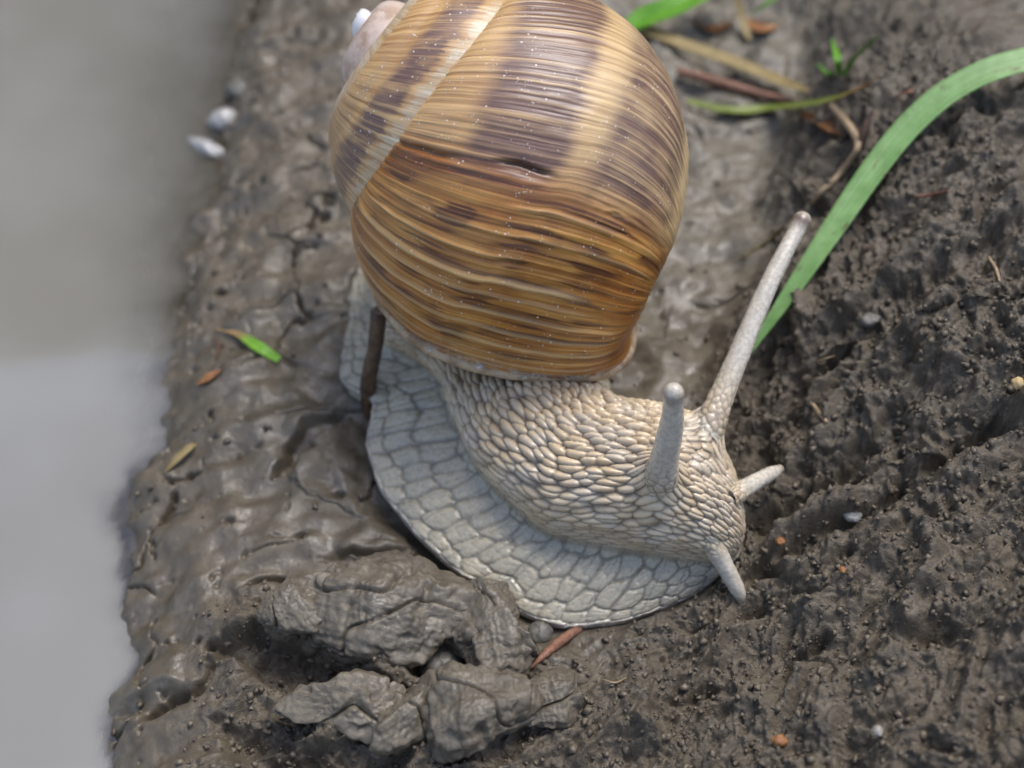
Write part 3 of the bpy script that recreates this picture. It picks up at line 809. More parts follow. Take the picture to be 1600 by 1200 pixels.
def stalk(root, pxt, zt, rad, knob, eye, seed, bend):
    global base
    b_ = at_z(*pxt, zt)
    a = np.asarray(root)
    n, mm = 150, 56
    t = np.linspace(0, 1, n)
    L0 = np.linalg.norm(b_ - a); ax = (b_ - a) / L0
    inw = B[int(NS * .93)].mean(0) - a; inw /= np.linalg.norm(inw)
    start = a - ax * .05 if L0 > 1 else a - ax * .06 + inw * .14
    L = np.linalg.norm(b_ - start)
    ctl = np.array([start, start * .67 + b_ * .33 + np.asarray(bend) * .6, start * .33 + b_ * .67 + np.asarray(bend), b_])
    path = crom(ctl, n)
    r_ = np.interp(t, [0, .18 / L, .34 / L, .55 / L, .8 / L if L > 1 else .8, .93, 1], [rad[1] * 1.45, rad[1] * 1.40, rad[1] * 1.22, rad[1] * 1.08, rad[1], rad[2], rad[2]])
    kt = (t - (1 - knob * 1.1 / L)) / (knob * 1.1 / L)
    r_ = r_ + (knob - rad[2]) * sstep(1 - 2.6 * knob / L, 1 - 1.2 * knob / L, t)
    cap = np.sqrt(np.clip(1 - np.clip(kt, 0, 1) ** 2, 0, 1))
    r_ = np.maximum(r_ * cap, .002)
    tang = np.gradient(path, axis=0); tang /= np.linalg.norm(tang, axis=1, keepdims=True)
    s1 = np.cross(tang, [0.3, -.8, .5]); s1 /= np.linalg.norm(s1, axis=1, keepdims=True); s2 = np.cross(tang, s1)
    ph = np.linspace(0, 2 * np.pi, mm, endpoint=False)
    tt, phh = np.meshgrid(t, ph, indexing='ij')
    w1, w2, wid_ = worley(tt * L / .085, phh / (2 * np.pi) * 11, .9, seed=seed)
    gr = sstep(0, .35, w2 - w1)
    rr = r_[:, None] * (1 + (.02 + .10 * sstep(.35, .0, tt)) * (gr - .6) + .05 * noise2(tt * 9, phh * 1.2, seed))
    T = path[:, None] + rr[..., None] * (np.cos(phh)[..., None] * s1[:, None] + np.sin(phh)[..., None] * s2[:, None])
    # turn faces outward
    ff = grid_faces(n, mm, True, base)
    q_ = T.reshape(-1, 3); f0 = ff[60 * mm] - base
    if np.cross(q_[f0[1]] - q_[f0[0]], q_[f0[2]] - q_[f0[0]]) @ (q_[f0[0]] - path[60]) < 0:
        ff = ff[:, ::-1]
    VV.append(q_); FF.append(ff); base += len(q_)
    e_ = np.exp(-((tt - 1 + knob * 1.25 / L) / (knob * .75 / L)) ** 2)
    for kk, v in dict(tub=.35 + .65 * gr, neck=tt * 0 + 1, skirt=tt * 0, plate=tt * 0, rim=tt * 0, along=tt * 0 + .9, tone=wid_, stalk=sstep(.05, .4, tt), eye=e_ * eye).items():
        AT[kk].append(v.ravel())
for i, (a, az, b_, bz_, r_, kn) in enumerate(EYE):
    stalk(roots[i], b_, bz_, r_, kn, (1.0, .5)[i], 300 + i, ((-.04, .0, .05), (.03, 0, 0))[i])
for i, (a, az, b_, bz_, r_, kn) in enumerate(FEEL):
    stalk(roots[2 + i], b_, bz_, r_, kn, .55, 310 + i, (0, 0, .02))
ff = np.concatenate(FF)
vv = np.concatenate(VV)
f0 = FF[0][(NS // 2) * B.shape[1] + jt]
if np.cross(vv[f0[1]] - vv[f0[0]], vv[f0[2]] - vv[f0[0]])[2] < 0:
    FF[0] = FF[0][:, ::-1]; ff = np.concatenate(FF); TR = [t[::-1] for t in TR]
m = Mat('snail_skin')
co = m.obj()
n1 = m.noise(co, 3.0, 3); n2 = m.noise(co, 22, 3, .6); n3 = m.noise(co, 70, 2, .6)
cream = m.mix(m.ramp(A2 := m.attr('tone'), 0, 1), (0.46, 0.360, 0.225), (0.60, 0.485, 0.325))
cream = m.mix(m.ramp(n1, .4, .65, 0, .45), cream, (0.47, 0.44, 0.385))
furw = (0.155, 0.105, 0.068)
neckc = m.mix(m.attr('tub'), furw, cream)
sk = m.mix(m.ramp(n1, .35, .65), (0.335, 0.312, 0.235), (0.425, 0.382, 0.275))
sk = m.mix(m.ramp(n2, .3, .7, 0, .35), sk, (0.47, 0.43, 0.335))
skc = m.mix(m.ramp(m.attr('plate'), .0, .72), (0.20, 0.182, 0.140), sk)
c = m.mix(m.attr('neck'), skc, neckc)
c = m.mix(m.math('MULTIPLY', m.attr('rim'), .6), c, (0.34, 0.325, 0.32))
front = m.ramp(m.attr('along'), .84, .97)
c = m.mix(m.math('MULTIPLY', front, .22), c, (0.42, 0.41, 0.37))
stk = m.mix(m.ramp(n2, .35, .65), (0.47, 0.44, 0.375), (0.60, 0.56, 0.47))
c = m.mix(m.math('MULTIPLY', m.attr('stalk'), .85), c, stk)
c = m.mix(m.math('MULTIPLY', m.attr('eye'), .85), c, (0.10, 0.055, 0.03))
c = m.mix(m.ramp(n3, .64, .75, 0, .25), c, (0.18, 0.14, 0.10))
SKIN = m.set(Base_Color=c, Roughness=m.ramp(n2, .3, .7, .18, .38), Specular_IOR_Level=.5, Coat_Weight=.35, Coat_Roughness=.14, Subsurface_Weight=.6, Subsurface_Radius=(1.0, .75, .5), Subsurface_Scale=.06,
             Normal=m.bump(m.math('ADD', n2, m.math('MULTIPLY', n3, .5)), .22, .012))
link('body', make_mesh('body', vv, ff, TR, attrs={k_: np.concatenate(v) for k_, v in AT.items()}), SKIN, snail)

#--PART4--
# ------------------------------------------------------------------ plants and litter on the mud
def tube_mesh(name, pts, rad, n=40, mm=12, lump=.08, seed=1, flat=None, caps=True):
    path = crom(pts, n)
    r_ = np.interp(np.linspace(0, 1, n), np.linspace(0, 1, len(rad)), rad)
    tg = np.gradient(path, axis=0); tg /= np.linalg.norm(tg, axis=1, keepdims=True)
    ref = np.array([.2, .3, 1.0]) if abs(tg[0][2]) < .8 else np.array([1.0, .2, .1])
    s1 = np.cross(tg, ref); s1 /= np.linalg.norm(s1, axis=1, keepdims=True); s2 = np.cross(s1, tg)
    ph = np.linspace(0, 2 * np.pi, mm, endpoint=False)
    tt, pp_ = np.meshgrid(np.arange(n), ph, indexing='ij')
    L = np.linalg.norm(path[-1] - path[0])
    rr = r_[:, None] * (1 + lump * noise2(tt / n * L / max(r_.mean(), .01) * .6, np.cos(pp_) * 1.5, seed) + lump * .6 * noise2(tt / n * L / max(r_.mean(), .01) * 1.7, np.sin(pp_) * 2, seed + 1))
    T = path[:, None] + rr[..., None] * (np.cos(pp_)[..., None] * s1[:, None] + (flat or 1.0) * np.sin(pp_)[..., None] * s2[:, None])
    V = np.concatenate([T.reshape(-1, 3), path[:1], path[-1:]]); k = n * mm
    tr = [(k, (j + 1) % mm, j) for j in range(mm)] + [(k + 1, (n - 1) * mm + j, (n - 1) * mm + (j + 1) % mm) for j in range(mm)]
    al = np.concatenate([(tt / (n - 1)).ravel(), [0, 1]])
    return make_mesh(name, V, grid_faces(n, mm, True)[:, ::-1], tr, attrs={'along': al})

def blade_mesh(name, pts, wid, side, n=90, fold=.22, thick=.012, twist=0.0, seed=1, curl=0.0):
    """a grass leaf: a folded, veined strip with two faces and rims"""
    path = crom(pts, n)
    tp = np.linspace(0, 1, n)
    w = np.interp(tp, np.linspace(0, 1, len(wid)), wid) * (1 + .05 * noise2(tp * 9, 0 * tp, seed))
    tg = np.gradient(path, axis=0); tg /= np.linalg.norm(tg, axis=1, keepdims=True)
    sv_ = np.asarray(side, float)
    if sv_.ndim == 2:
        sv_ = crom(sv_, n)
    sv_ = sv_ - tg * (sv_ * tg).sum(-1, keepdims=True); sv_ /= np.linalg.norm(sv_, axis=-1, keepdims=True)
    nv = np.cross(sv_, tg)
    nv *= np.sign(nv[:, 2:3] + 1e-9)
    mm = 17
    u_ = np.linspace(-1, 1, mm)
    prof = fold * np.abs(u_) ** 1.3 + .012 * np.cos(u_ * 34)
    top = path[:, None] + sv_[:, None] * (u_[None, :, None] * w[:, None, None] * .5) + nv[:, None] * ((prof[None] * w[:, None] * .5 + curl * (u_[None] ** 2) * w[:, None])[..., None])
    bot = top[:, ::-1] - nv[:, None] * (thick * (1 - .8 * np.abs(u_[::-1])) + .002)[None, :, None]
    T = np.concatenate([top, bot], 1)
    V = T.reshape(-1, 3); M2 = 2 * mm
    al = np.repeat(tp[:, None], M2, 1).ravel(); ac = np.repeat(np.concatenate([u_, u_[::-1]])[None], n, 0).ravel()
    fc = grid_faces(n, M2, True)
    f0 = fc[(n // 2) * M2 + mm // 2]
    if np.cross(V[f0[1]] - V[f0[0]], V[f0[2]] - V[f0[0]]) @ nv[n // 2] < 0:
        fc = fc[:, ::-1]
    return make_mesh(name, V, fc, attrs={'along': al, 'across': ac})

def leaf_mat(name, ca, cb, tip=None, tip_at=(.8, 1.0), spots=0.0, rough=.42, trans=.25):
    m = Mat(name); co = m.obj()
    vein = m.math('ADD', m.math('SINE', m.math('MULTIPLY', m.attr('across'), 22.0)), m.math('MULTIPLY', m.math('SUBTRACT', m.noise(m.comb(m.math('MULTIPLY', m.attr('along'), 2.5), m.math('MULTIPLY', m.attr('across'), 9.0), 0.0), 1.0, 3, .6), .5), 4.0))
    f = m.math('ADD', m.math('MULTIPLY', vein, .22), m.noise(co, 5, 3))
    c = m.mix(m.ramp(f, .25, .8), ca, cb)
    if tip:
        c = m.mix(m.ramp(m.math('ADD', m.attr('along'), m.math('MULTIPLY', m.noise(co, 4, 2), .12)), tip_at[0], tip_at[1]), c, tip)
    if spots:
        sp = m.ramp(m.noise(m.comb(m.math('MULTIPLY', m.attr('along'), 16.0), m.math('MULTIPLY', m.attr('across'), 1.1), 0.0), 1.0, 3, .7), .60, .68)
        c = m.mix(m.math('MULTIPLY', sp, spots), c, (0.14, 0.095, 0.04))
        d = m.ramp(m.voro(co, 16.0), .06, .11, 1, 0)
        c = m.mix(m.math('MULTIPLY', d, .6), c, (0.55, 0.55, 0.42))
    m.set(Base_Color=c, Roughness=rough, Normal=m.bump(f, .25, .01))
    tr = m.n('BsdfTranslucent'); m.put(tr.inputs['Color'], c)
    mx = m.n('MixShader'); mx.inputs[0].default_value = trans
    m.t.links.new(m.b.outputs[0], mx.inputs[1]); m.t.links.new(tr.outputs[0], mx.inputs[2])
    m.t.links.new(mx.outputs[0], m.t.nodes['Material Output'].inputs['Surface'])
    return m.m

def stem_mat(name, ca, cb, rough=.6, scale=14):
    m = Mat(name); co = m.obj()
    f = m.noise(co, scale, 4, .65)
    return m.set(Base_Color=m.mix(m.ramp(f, .3, .7), ca, cb), Roughness=rough, Normal=m.bump(f, .5, .02))

def stone_mesh(name, r, seed, sq=(1, 1, .7), n=22, rough=.25, facet=0.0):
    u_ = np.linspace(0, np.pi, n); v_ = np.linspace(0, 2 * np.pi, n * 2, endpoint=False)
    uu, vv_ = np.meshgrid(u_, v_, indexing='ij')
    D = np.stack([np.sin(uu) * np.cos(vv_), np.sin(uu) * np.sin(vv_), np.cos(uu)], -1)
    rr = 1 + rough * (noise2(D[..., 0] * 1.4 + D[..., 2], D[..., 1] * 1.4 + seed, seed) + .5 * noise2(D[..., 0] * 3 + seed, D[..., 1] * 3 + 2 * D[..., 2], seed + 1)) + .04 * noise2(D[..., 0] * 9, D[..., 1] * 9 + D[..., 2] * 7, seed + 2)
    return make_mesh(name, (D * rr[..., None] * np.array(sq) * r).reshape(-1, 3), grid_faces(n, n * 2, True))

# materials
GREEN = leaf_mat('grass_green', (0.135, 0.290, 0.070), (0.275, 0.480, 0.170), spots=.95)
FRESH = leaf_mat('grass_fresh', (0.10, 0.30, 0.02), (0.19, 0.45, 0.04))
SLIVER = leaf_mat('grass_sliver', (0.16, 0.40, 0.03), (0.28, 0.56, 0.07), tip=(0.35, 0.24, 0.11), tip_at=(.5, .75))
STRAW = leaf_mat('straw_leaf', (0.26, 0.19, 0.075), (0.42, 0.33, 0.15), rough=.6)
DEAD = leaf_mat('dead_leaf', (0.16, 0.065, 0.022), (0.30, 0.14, 0.045), rough=.6)
OLIVE = leaf_mat('olive_leaf', (0.14, 0.20, 0.03), (0.26, 0.30, 0.06), tip=(0.24, 0.10, 0.025), tip_at=(.62, .9))
TWIG = stem_mat('twig_bark', (0.040, 0.022, 0.011), (0.125, 0.072, 0.036), .5, 9)
REDST = stem_mat('red_brown_stem', (0.13, 0.055, 0.032), (0.26, 0.13, 0.08))
TANST = stem_mat('tan_stem', (0.25, 0.175, 0.10), (0.42, 0.32, 0.20))
DARKST = stem_mat('dark_bract', (0.032, 0.020, 0.014), (0.10, 0.060, 0.036))
PALEST = stem_mat('pale_stone', (0.19, 0.175, 0.15), (0.36, 0.345, 0.315), .4, 6)
GLINT = stem_mat('whitish_glint', (0.24, 0.235, 0.225), (0.42, 0.415, 0.40), .22, 4)  # glint brightness put into a pale surface colour
GREYST = stem_mat('grey_stone', (0.075, 0.072, 0.060), (0.165, 0.158, 0.135), .5, 6)
BLUEST = stem_mat('blue_grey_chip', (0.08, 0.085, 0.085), (0.17, 0.185, 0.19), .45, 10)
TEAL = stem_mat('green_grey_chip', (0.14, 0.18, 0.15), (0.26, 0.32, 0.27), .45, 10)
RUST = stem_mat('rust_bit', (0.17, 0.065, 0.02), (0.33, 0.15, 0.05), .6, 10)

def mud_top(x, y, r=.14):
    a = np.linspace(0, 2 * np.pi, 10)
    return max(float(ground_z(x, y)), float(np.max(ground_z(x + r * np.cos(a), y + r * np.sin(a)))))

def gpts(pl, lift=0.0):
    """ground points under a list of (px, py[, lift])"""
    return [on_ground(p[0], p[1], p[2] if len(p) > 2 else lift) for p in pl]

# the twig that the foot is pressed against
tb = at_z(576, 640, -.05); tt_ = at_z(592, 487, 1.18)
TW = tube_mesh('twig', [tb - np.array([0, 0, .25]), tb * .72 + tt_ * .28 + np.array([-.035, 0, 0]), tb * .35 + tt_ * .65 + np.array([.0, 0, 0]), tt_], [.088, .092, .085, .090], 60, 20, .10, 5)
twig = link('twig', TW, TWIG, label='short dark brown twig standing upright against the snail foot', cat='twig')
rim_o = tt_ + (tt_ - tb) / np.linalg.norm(tt_ - tb) * .004
link('broken_end', stone_mesh('broken_end', .082, 8, (1, 1, .28), 14, .35), stem_mat('twig_wood', (0.10, 0.055, 0.035), (0.30, 0.20, 0.14), .7, 30), twig).location = rim_o

# the long grass blade over the bank on the right
gp = gpts([(1720, 60, .5), (1610, 66, .42), (1535, 88, .32), (1465, 132, .22), (1405, 195, .12), (1350, 285, .10), (1300, 370, .10), (1250, 450, .09), (1198, 522, .08), (1150, 582, .05)])
gp = np.array(gp)
dep_ = float((gp[3] - CAM) @ FWD)
for k_, (a_, b_) in enumerate(((1720, 78), (1610, 74), (1535, 90))):
    gp[k_] = at_depth(a_, b_, dep_ - .05 * (3 - k_))
for q_ in gp[3:]:
    q_[2] = max(q_[2], mud_top(q_[0], q_[1], .18) + .07)
gside = []
for k_, q_ in enumerate(gp):
    tg_ = gp[min(k_ + 1, len(gp) - 1)] - gp[max(k_ - 1, 0)]; tg_ /= np.linalg.norm(tg_)
    hz = [float(base_height(np.array(q_[0] + a_), np.array(q_[1] + b_))[0]) for a_, b_ in ((.4, 0), (-.4, 0), (0, .4), (0, -.4))]
    nb = np.array([-(hz[0] - hz[1]) / .8, -(hz[2] - hz[3]) / .8, 1.0]); nb /= np.linalg.norm(nb)
    nb = nb * .5 - FWD * .5
    g_ = np.cross(tg_, nb); gside.append(g_ / np.linalg.norm(g_))
gside = np.array(gside); 
for k_ in range(len(gside) - 2, -1, -1):
    if gside[k_] @ gside[k_ + 1] < 0:
        gside[k_] *= -1
for _k in range(3):
    gp[1:-1, :] = gp[1:-1] * .5 + (gp[:-2] + gp[2:]) * .25
    gside[1:-1] = gside[1:-1] * .4 + (gside[:-2] + gside[2:]) * .3
sm = gp.copy(); sm[1:-1] = gp[1:-1] * .4 + (gp[:-2] + gp[2:]) * .3; sm[1:-1, 2] = np.maximum(sm[1:-1, 2], gp[1:-1, 2])
link('grass_strand', blade_mesh('grass_strand', sm, [.31, .32, .33, .32, .31, .30, .27, .21, .12, .015], gside, 160, .10, .014, seed=3), GREEN,
     label='long green grass blade with brown nicks arching down the dark mud bank', cat='grass blade')

def blade(pl, wid, mat, label, cat='grass blade', name='grass_strand', side=None, lift=.08, fold=.2, seed=1, group=None, n=50, curl=0.0):
    p = np.array(gpts(pl, lift))
    s_ = np.cross((p[-1] - p[0]), [0, 0, 1.0]) if side is None else np.asarray(side, float)
    return link(name, blade_mesh(name, p, wid, s_, n, fold, seed=seed, curl=curl), mat, label=label, cat=cat, group=group)

def stem(pl, rad, mat, label, cat='stem', name='stem', lift=.05, seed=1, group=None, lump=.12):
    return link(name, tube_mesh(name, np.array(gpts(pl, lift)), rad, 44, 10, lump, seed), mat, label=label, cat=cat, group=group)

def pebble(px, py, r, mat, label, cat='pebble', name='pebble', sq=(1, 1, .7), seed=1, rz=0.0, sink=.25, group=None, rough=.25):
    o = link(name, stone_mesh(name, r, seed, sq, 16, rough), mat, label=label, cat=cat, group=group)
    p = on_ground(px, py)
    o.location = (p[0], p[1], float(ground_z(p[0], p[1])) + r * sq[2] * (1 - 2 * sink)); o.rotation_euler = (0, 0, rz)
    return o

# behind the shell
blade([(960, 62, .05), (1000, 32, .25), (1060, 8, .45), (1150, -40, .6)], [.10, .40, .44, .40], FRESH, 'wide bright green grass blade rising behind the shell', lift=.3, seed=11)
blade([(990, 40, .15), (1070, 70, .2), (1150, 98, .2), (1215, 125, .15), (1262, 142, .06)], [.22, .24, .24, .20, .08], STRAW, 'straw coloured dead grass leaf lying behind the shell', seed=12)
stem([(1060, 112, .1), (1120, 128, .1), (1190, 148, .1), (1240, 158, .1)], [.06, .075, .06, .04], REDST, 'reddish brown dead stalk under the straw coloured leaf', seed=13)
blade([(1075, 158, .08), (1140, 172, .1), (1215, 168, .12), (1290, 158, .14), (1345, 138, .18), (1372, 118, .2)], [.10, .15, .17, .17, .13, .05], OLIVE, 'olive green leaf withering to an orange brown tip', cat='leaf', name='withered_leaf', seed=14)
blade([(1250, 178, .05), (1280, 195, .07), (1312, 212, .04)], [.10, .26, .08], DEAD, 'curled orange brown dead leaf below the olive leaf', cat='leaf', name='dead_leaf', seed=15, curl=.2)
stem([(1300, 165, .12), (1325, 195, .1), (1340, 228, .08), (1315, 268, .05), (1285, 298, .04), (1268, 318, .02)], [.05, .05, .04, .04, .035, .02], TANST, 'thin bent tan stem ending behind the long eye stalk', seed=16)
blade([(1345, 235, .02), (1350, 205, .12), (1362, 172, .3)], [.05, .12, .03], DARKST, 'small dark brown husk standing beside the long green blade', cat='husk', name='husk', side=(1, 0, 0), seed=17, curl=.4)
blade([(1400, 150, .06), (1420, 143, .12), (1428, 140, .1)], [.03, .07, .02], REDST, 'tiny brown scale at the edge of the long green blade', cat='husk', name='husk', seed=18)
stem([(1245, 342, .05), (1210, 368, .05), (1160, 403, .02)], [.022, .03, .02], stem_mat('brown_green_stem', (0.07, 0.055, 0.02), (0.16, 0.13, 0.05)), 'thin olive brown stem lying behind the long eye stalk', seed=19)
tuft_at = on_ground(1311, 118)
tuft = link('grass_tuft', None, None, label='small tuft of short green grass shoots on the far mud', cat='grass tuft')
tuft.location = tuft_at
bpy.context.view_layer.update()
for i, (a, b_, c_, w_) in enumerate((((1312, 118), (1308, 90, .25), (1300, 60, .5), .10), ((1318, 118), (1335, 92, .3), (1372, 55, .6), .09), ((1305, 120), (1290, 112, .15), (1278, 100, .25), .07))):
    link('leaf', blade_mesh('leaf', np.array(gpts([a + (.0,), b_, c_])), [w_ * .7, w_, .02], (1, .2, 0), 40, .2, seed=21 + i), FRESH, tuft)
blade([(1172, 62, .05), (1160, 30, .2), (1150, -10, .4)], [.10, .13, .10], STRAW, 'pale straw leaf standing upright on the far mud', cat='leaf', name='straw_leaf', side=(1, .2, 0), seed=25)
blade([(1165, 30, .04), (1190, 45, .06), (1215, 40, .04)], [.08, .24, .06], RUST, 'orange brown leaf scrap beside the pale straw leaf', cat='leaf', name='leaf_scrap', seed=26)
blade([(1085, 35, .04), (1115, 45, .06), (1145, 35, .03)], [.06, .20, .05], DEAD, 'dark red brown leaf scrap behind the bright green blade', cat='leaf', name='leaf_scrap', seed=27)
blade([(1175, 22, .03), (1200, 5, .3), (1260, -35, .5)], [.05, .10, .04], FRESH, 'thin green shoot next to the orange brown leaf scrap', cat='grass shoot', name='grass_shoot', seed=28)
# on the wet slope
blade([(436, 562, .05), (405, 543, .06), (372, 522, .05), (338, 514, .02)], [.10, .15, .09, .03], SLIVER, 'bright green grass sliver with a brown end on the wet mud', cat='grass sliver', name='grass_sliver', seed=31)
blade([(308, 600, .02), (325, 590, .05), (345, 578, .03)], [.03, .12, .03], RUST, 'small orange leaf scrap on the mud below the green sliver', cat='leaf', name='leaf_scrap', seed=32)
blade([(258, 738, .02), (278, 718, .07), (298, 700, .07), (304, 693, .04)], [.02, .09, .09, .03], STRAW, 'small pale leaf scrap near the water edge', cat='leaf', name='leaf_scrap', seed=33, curl=.25)
blade([(338, 528, .02), (342, 545, .03), (338, 560, .02)], [.04, .07, .03], DARKST, 'dark crumpled scrap under the end of the green sliver', cat='leaf', name='leaf_scrap', seed=34)
pebble(350, 192, .22, GLINT, 'pale rounded lump standing in for a glint, above the long white one by the water', sq=(1, .8, .7), seed=41, rz=.6, sink=.32)  # pale lump in place of a blurred glint
pebble(322, 238, .26, GLINT, 'long white lump standing in for a glint at the water edge', sq=(1.3, .55, .55), seed=42, rz=-.55, sink=.32)  # second glint by the water, shaped as a pale lump
pebble(372, 146, .17, GREYST, 'small grey pebble just behind the pale rounded glint lump', seed=43, sink=.2)
# in front of the snail
stem([(905, 982, .03), (878, 1000, .06), (852, 1022, .06), (828, 1045, .02)], [.045, .05, .04, .012], REDST, 'short reddish brown rootlet poking out from under the foot', cat='rootlet', name='rootlet', seed=51)
pebble(690, 1050, .22, GREYST, 'dark grey stone lodged in the hollow of the mud clod', sq=(1, .9, .8), seed=52, sink=.2, rz=.5)
pebble(843, 992, .12, GREYST, 'small dark pebble below the rim of the foot', seed=53, sink=.2)
pebble(733, 1122, .075, TEAL, 'small green grey chip on the front mud', cat='stone chip', name='stone_chip', sq=(.6, 1.1, .4), seed=54, rz=.4)
pebble(742, 948, .05, GREYST, 'bluish grain on top of the mud clod', cat='pebble', seed=55)
pebble(1217, 1160, .065, RUST, 'orange brown crumb on the front mud', cat='crumb', name='crumb', sq=(1.1, .8, .6), seed=56)
pebble(1370, 1145, .05, PALEST, 'pale round pebble on the front of the bank', seed=57, sink=.2)
pebble(1330, 812, .085, BLUEST, 'blue grey chip in the crease of the bank', cat='stone chip', name='stone_chip', sq=(1.2, .8, .5), seed=61)
pebble(1216, 855, .045, RUST, 'tiny orange crumb beside the lower feeler', cat='crumb', name='crumb', seed=62)
pebble(1315, 893, .035, RUST, 'tiny rusty crumb under the crease of the bank', cat='crumb', name='crumb', seed=63)
pebble(1590, 603, .07, stem_mat('yellow_grit', (.40, .28, .12), (.55, .42, .22)), 'yellowish grit on the shoulder of the bank', cat='pebble', seed=64)
pebble(1350, 392, .05, DARKST, 'shiny black seed on the bank beside the grass blade', cat='seed', name='seed', seed=65, sink=.1)
pebble(1356, 508, .10, GREYST, 'grey stone showing in the bank', sq=(1.2, .8, .6), seed=66, rz=.4)
stem([(1270, 632, .03), (1280, 645, .05), (1292, 660, .02)], [.022, .026, .02], TANST, 'short straw bit on the bank next to the head', cat='straw', name='straw_bit', seed=71)
stem([(1432, 307, .03), (1458, 304, .04), (1482, 298, .03)], [.016, .022, .012], REDST, 'short red brown stem bit on the bank', cat='stem', seed=72)
stem([(1545, 402, .03), (1556, 420, .05), (1562, 440, .02)], [.014, .018, .012], TANST, 'curved straw thread on the shoulder of the bank', cat='straw', name='straw_bit', seed=73)

# torn clods of mud lying in front of the snail
def clod_mesh(name, size, seed, n=130):
    r0 = np.random.default_rng(seed)
    u_ = np.linspace(0, np.pi, n); v_ = np.linspace(0, 2 * np.pi, int(n * 1.8), endpoint=False)
    uu, vv_ = np.meshgrid(u_, v_, indexing='ij')
    D = np.stack([np.sin(uu) * np.cos(vv_), np.sin(uu) * np.sin(vv_), np.cos(uu)], -1)
    nk = r0.standard_normal((15, 3)); nk /= np.linalg.norm(nk, axis=1, keepdims=True)
    dk = r0.uniform(.66, 1.0, 15)
    den = np.maximum(D @ nk.T, .02)
    r_ = (np.sum((dk / den) ** -16.0, -1)) ** (-1 / 16.0)
    r_ = np.minimum(r_, 1.25)
    W = D * r_[..., None] * np.array(size)
    def n3(f, sd):
        return noise2(W[..., 0] * f + sd, W[..., 1] * f, sd) + noise2(W[..., 1] * f, W[..., 2] * f + sd, sd + 1) + noise2(W[..., 2] * f + sd, W[..., 0] * f, sd + 2)
    side = 1 - .6 * sstep(.5, .85, D[..., 2])
    b1, b2, bi = worley(W[..., 0] * 1.0 + .5 * n3(1.5, seed + 40), W[..., 1] * 1.2 + W[..., 2] * 1.1 + .5 * n3(1.7, seed + 41), .95, seed=seed)
    brk = .06 * (bi - .5) - .07 * np.exp(-((b2 - b1) / .04) ** 2)
    rel = brk + .07 * n3(1.6, seed) + .025 * n3(3.4, seed + 3) + side * (.030 * n3(5, seed + 5) + .03 * np.abs(n3(9, seed + 9))) + (.008 + .016 * side) * n3(10, seed + 12) + .010 * n3(24, seed + 15) - .10 * np.maximum(0, n3(6, seed + 20) - .55)
    W = W + D * rel[..., None]
    cr_a = np.clip(.35 + .8 * n3(2.2, seed + 30), 0, .8) * (1 - .5 * sstep(.3, .8, D[..., 2]))
    return make_mesh(name, W.reshape(-1, 3), grid_faces(n, len(v_), True), attrs={'crumb': cr_a * .8, 'wet': np.clip(.3 + .6 * n3(1.6, seed + 50), 0, 1), 'pale_mud': .05 + .55 * sstep(.1, .7, D[..., 2] + .3 * n3(1.3, seed + 60))})  # mud tone gets paler towards the top of each clod
for px_, py_, zc, sz, rz, tilt_, lab, sd0 in (
        (585, 980, .04, (1.10, .58, .42), -.25, (.22, -.10), 'large torn mud clod with a flat pale top before the foot', 501),
        (745, 965, .10, (.42, .42, .36), .5, (.1, .1), 'mud clod wedged between the large clod and the foot rim', 502),
        (772, 1035, -.04, (.34, .34, .30), .2, (.1, .1), 'small crumbly clod right of the hollow with the dark stone', 503),
        (545, 1140, -.08, (.66, .24, .24), -.05, (.15, .05), 'long narrow clod below the dark crevice', 504),
        (735, 1160, -.10, (.52, .36, .28), .1, (.1, 0), 'low broad clod with the green grey chip near it', 505),
        (462, 985, .0, (.40, .32, .34), .6, (.25, -.2), 'blocky clod with a pale face at the end of the large clod', 511),
        (640, 1165, -.12, (.42, .28, .26), .7, (.1, .1), 'clod between the long narrow one and the low broad one', 514),
        (850, 1120, -.06, (.40, .30, .22), .2, (.1, 0), 'flat clod beside the low broad one', 515)):
    o = link('mud_clod', clod_mesh('mud_clod', sz, sd0), MUD, label=lab, cat='mud clod', group='torn clods of mud')
    p = at_z(px_, py_, zc)
    p[2] = max(p[2], float(ground_z(p[0], p[1])) + sz[2] * .10)
    o.location = p; o.rotation_euler = (tilt_[0], tilt_[1], rz)

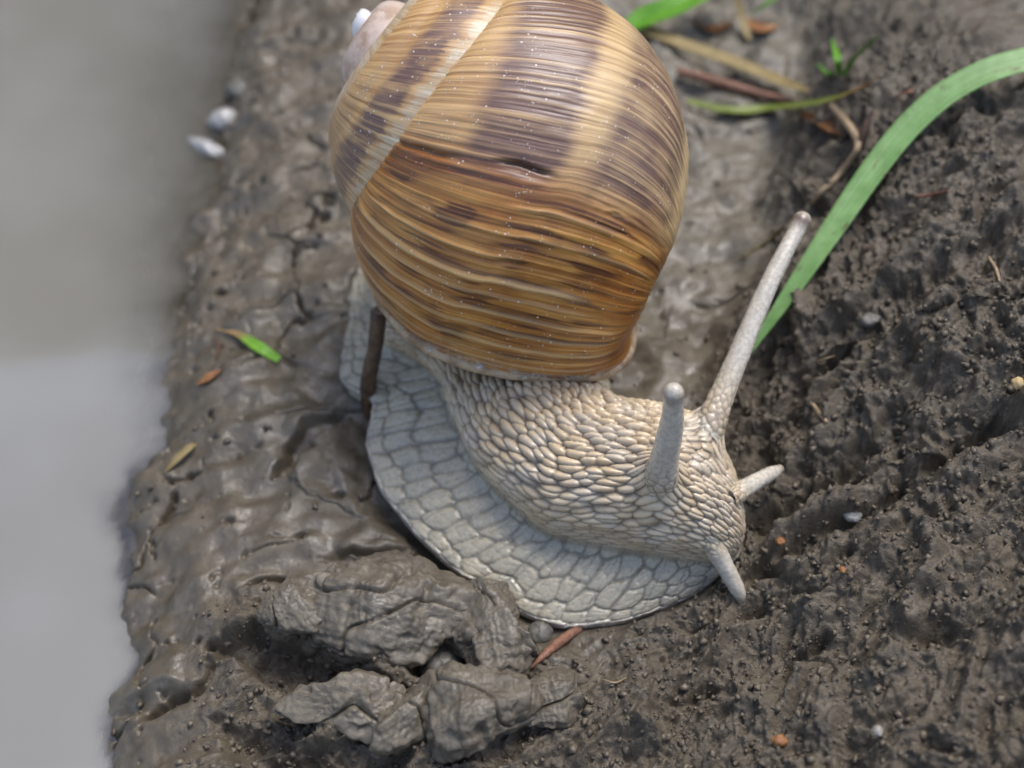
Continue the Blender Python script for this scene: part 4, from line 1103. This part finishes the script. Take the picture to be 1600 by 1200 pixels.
fr_ = np.random.default_rng(31)
FIB = [stem_mat('fibre_tan', (0.20, 0.14, 0.08), (0.36, 0.27, 0.16)), stem_mat('fibre_dark', (0.03, 0.018, 0.01), (0.09, 0.05, 0.03))]
for k_, (fx_, fy_, lab_) in enumerate(((1290, 560, 'thin straw fibre on the bank between the eye stalk and the grey stone'), (1420, 640, 'thin dark root fibre on the bank above the blue grey chip in the crease'),
                                      (960, 1060, 'thin straw fibre on the front mud near the reddish rootlet'), (1240, 1010, 'thin dark root fibre on the front mud below the lower feeler'))):
    an_ = fr_.uniform(0, 3.14); ln_ = fr_.uniform(14, 30)
    stem([(fx_ - ln_ * math.cos(an_), fy_ - ln_ * math.sin(an_), .015), (fx_ + fr_.uniform(-7, 7), fy_ + fr_.uniform(-7, 7), .04), (fx_ + ln_ * math.cos(an_), fy_ + ln_ * math.sin(an_), .01)],
         [.006, .010, .005], FIB[k_ % 2], lab_, cat='fibre', name='plant_fibre', seed=600 + k_, group='loose plant fibres')

# crumbs of dry soil that have fallen all over the bank: too many to count
cr_base = np.array([(-1, -1, -1), (1, -1, -1), (1, 1, -1), (-1, 1, -1), (-1, -1, 1), (1, -1, 1), (1, 1, 1), (-1, 1, 1)], float) / 1.73
cr_f = np.array([(0, 3, 2, 1), (4, 5, 6, 7), (0, 1, 5, 4), (1, 2, 6, 5), (2, 3, 7, 6), (3, 0, 4, 7)])
nc = 20000
cx = rng.uniform(-4.2, 5.4, nc); cy = rng.uniform(-4.2, 6.5, nc)
ii = np.clip(np.searchsorted(TX, cx), 0, len(TX) - 1); jj = np.clip(np.searchsorted(TY, cy), 0, len(TY) - 1)
keep = (rng.random(nc) < .04 + .96 * TA['crumb'][ii, jj]) & (TA['under'][ii, jj] < .05)
fdist = sd_poly(cx, cy, foot_poly)
keep &= fdist > .06
cx, cy, ii, jj = cx[keep], cy[keep], ii[keep], jj[keep]
nc = len(cx)
cr_ = 0.010 + 0.040 * rng.random(nc) ** 4
pos = TP[ii, jj] + np.stack([0 * cx, 0 * cx, cr_ * .35], -1)
Mx = rng.standard_normal((nc, 3, 3)); qx, _ = np.linalg.qr(Mx)
vv8 = cr_base[None] * (1 + .35 * rng.standard_normal((nc, 8, 3))) * cr_[:, None, None] * np.array([1.2, 1, .8])
vv8 = np.einsum('nij,nkj->nki', qx, vv8) + pos[:, None]
m = Mat('soil_crumb'); co = m.obj()
CR = m.set(Base_Color=m.mix(m.ramp(m.noise(co, 14, 2), .3, .7), (0.055, 0.044, 0.030), (0.150, 0.123, 0.087)), Roughness=.5)
link('soil_crumbs', make_mesh('soil_crumbs', vv8.reshape(-1, 3), (cr_f[None] + 8 * np.arange(nc)[:, None, None]).reshape(-1, 4)), CR, label='fine soil crumbs strewn over the bank', kind='stuff')
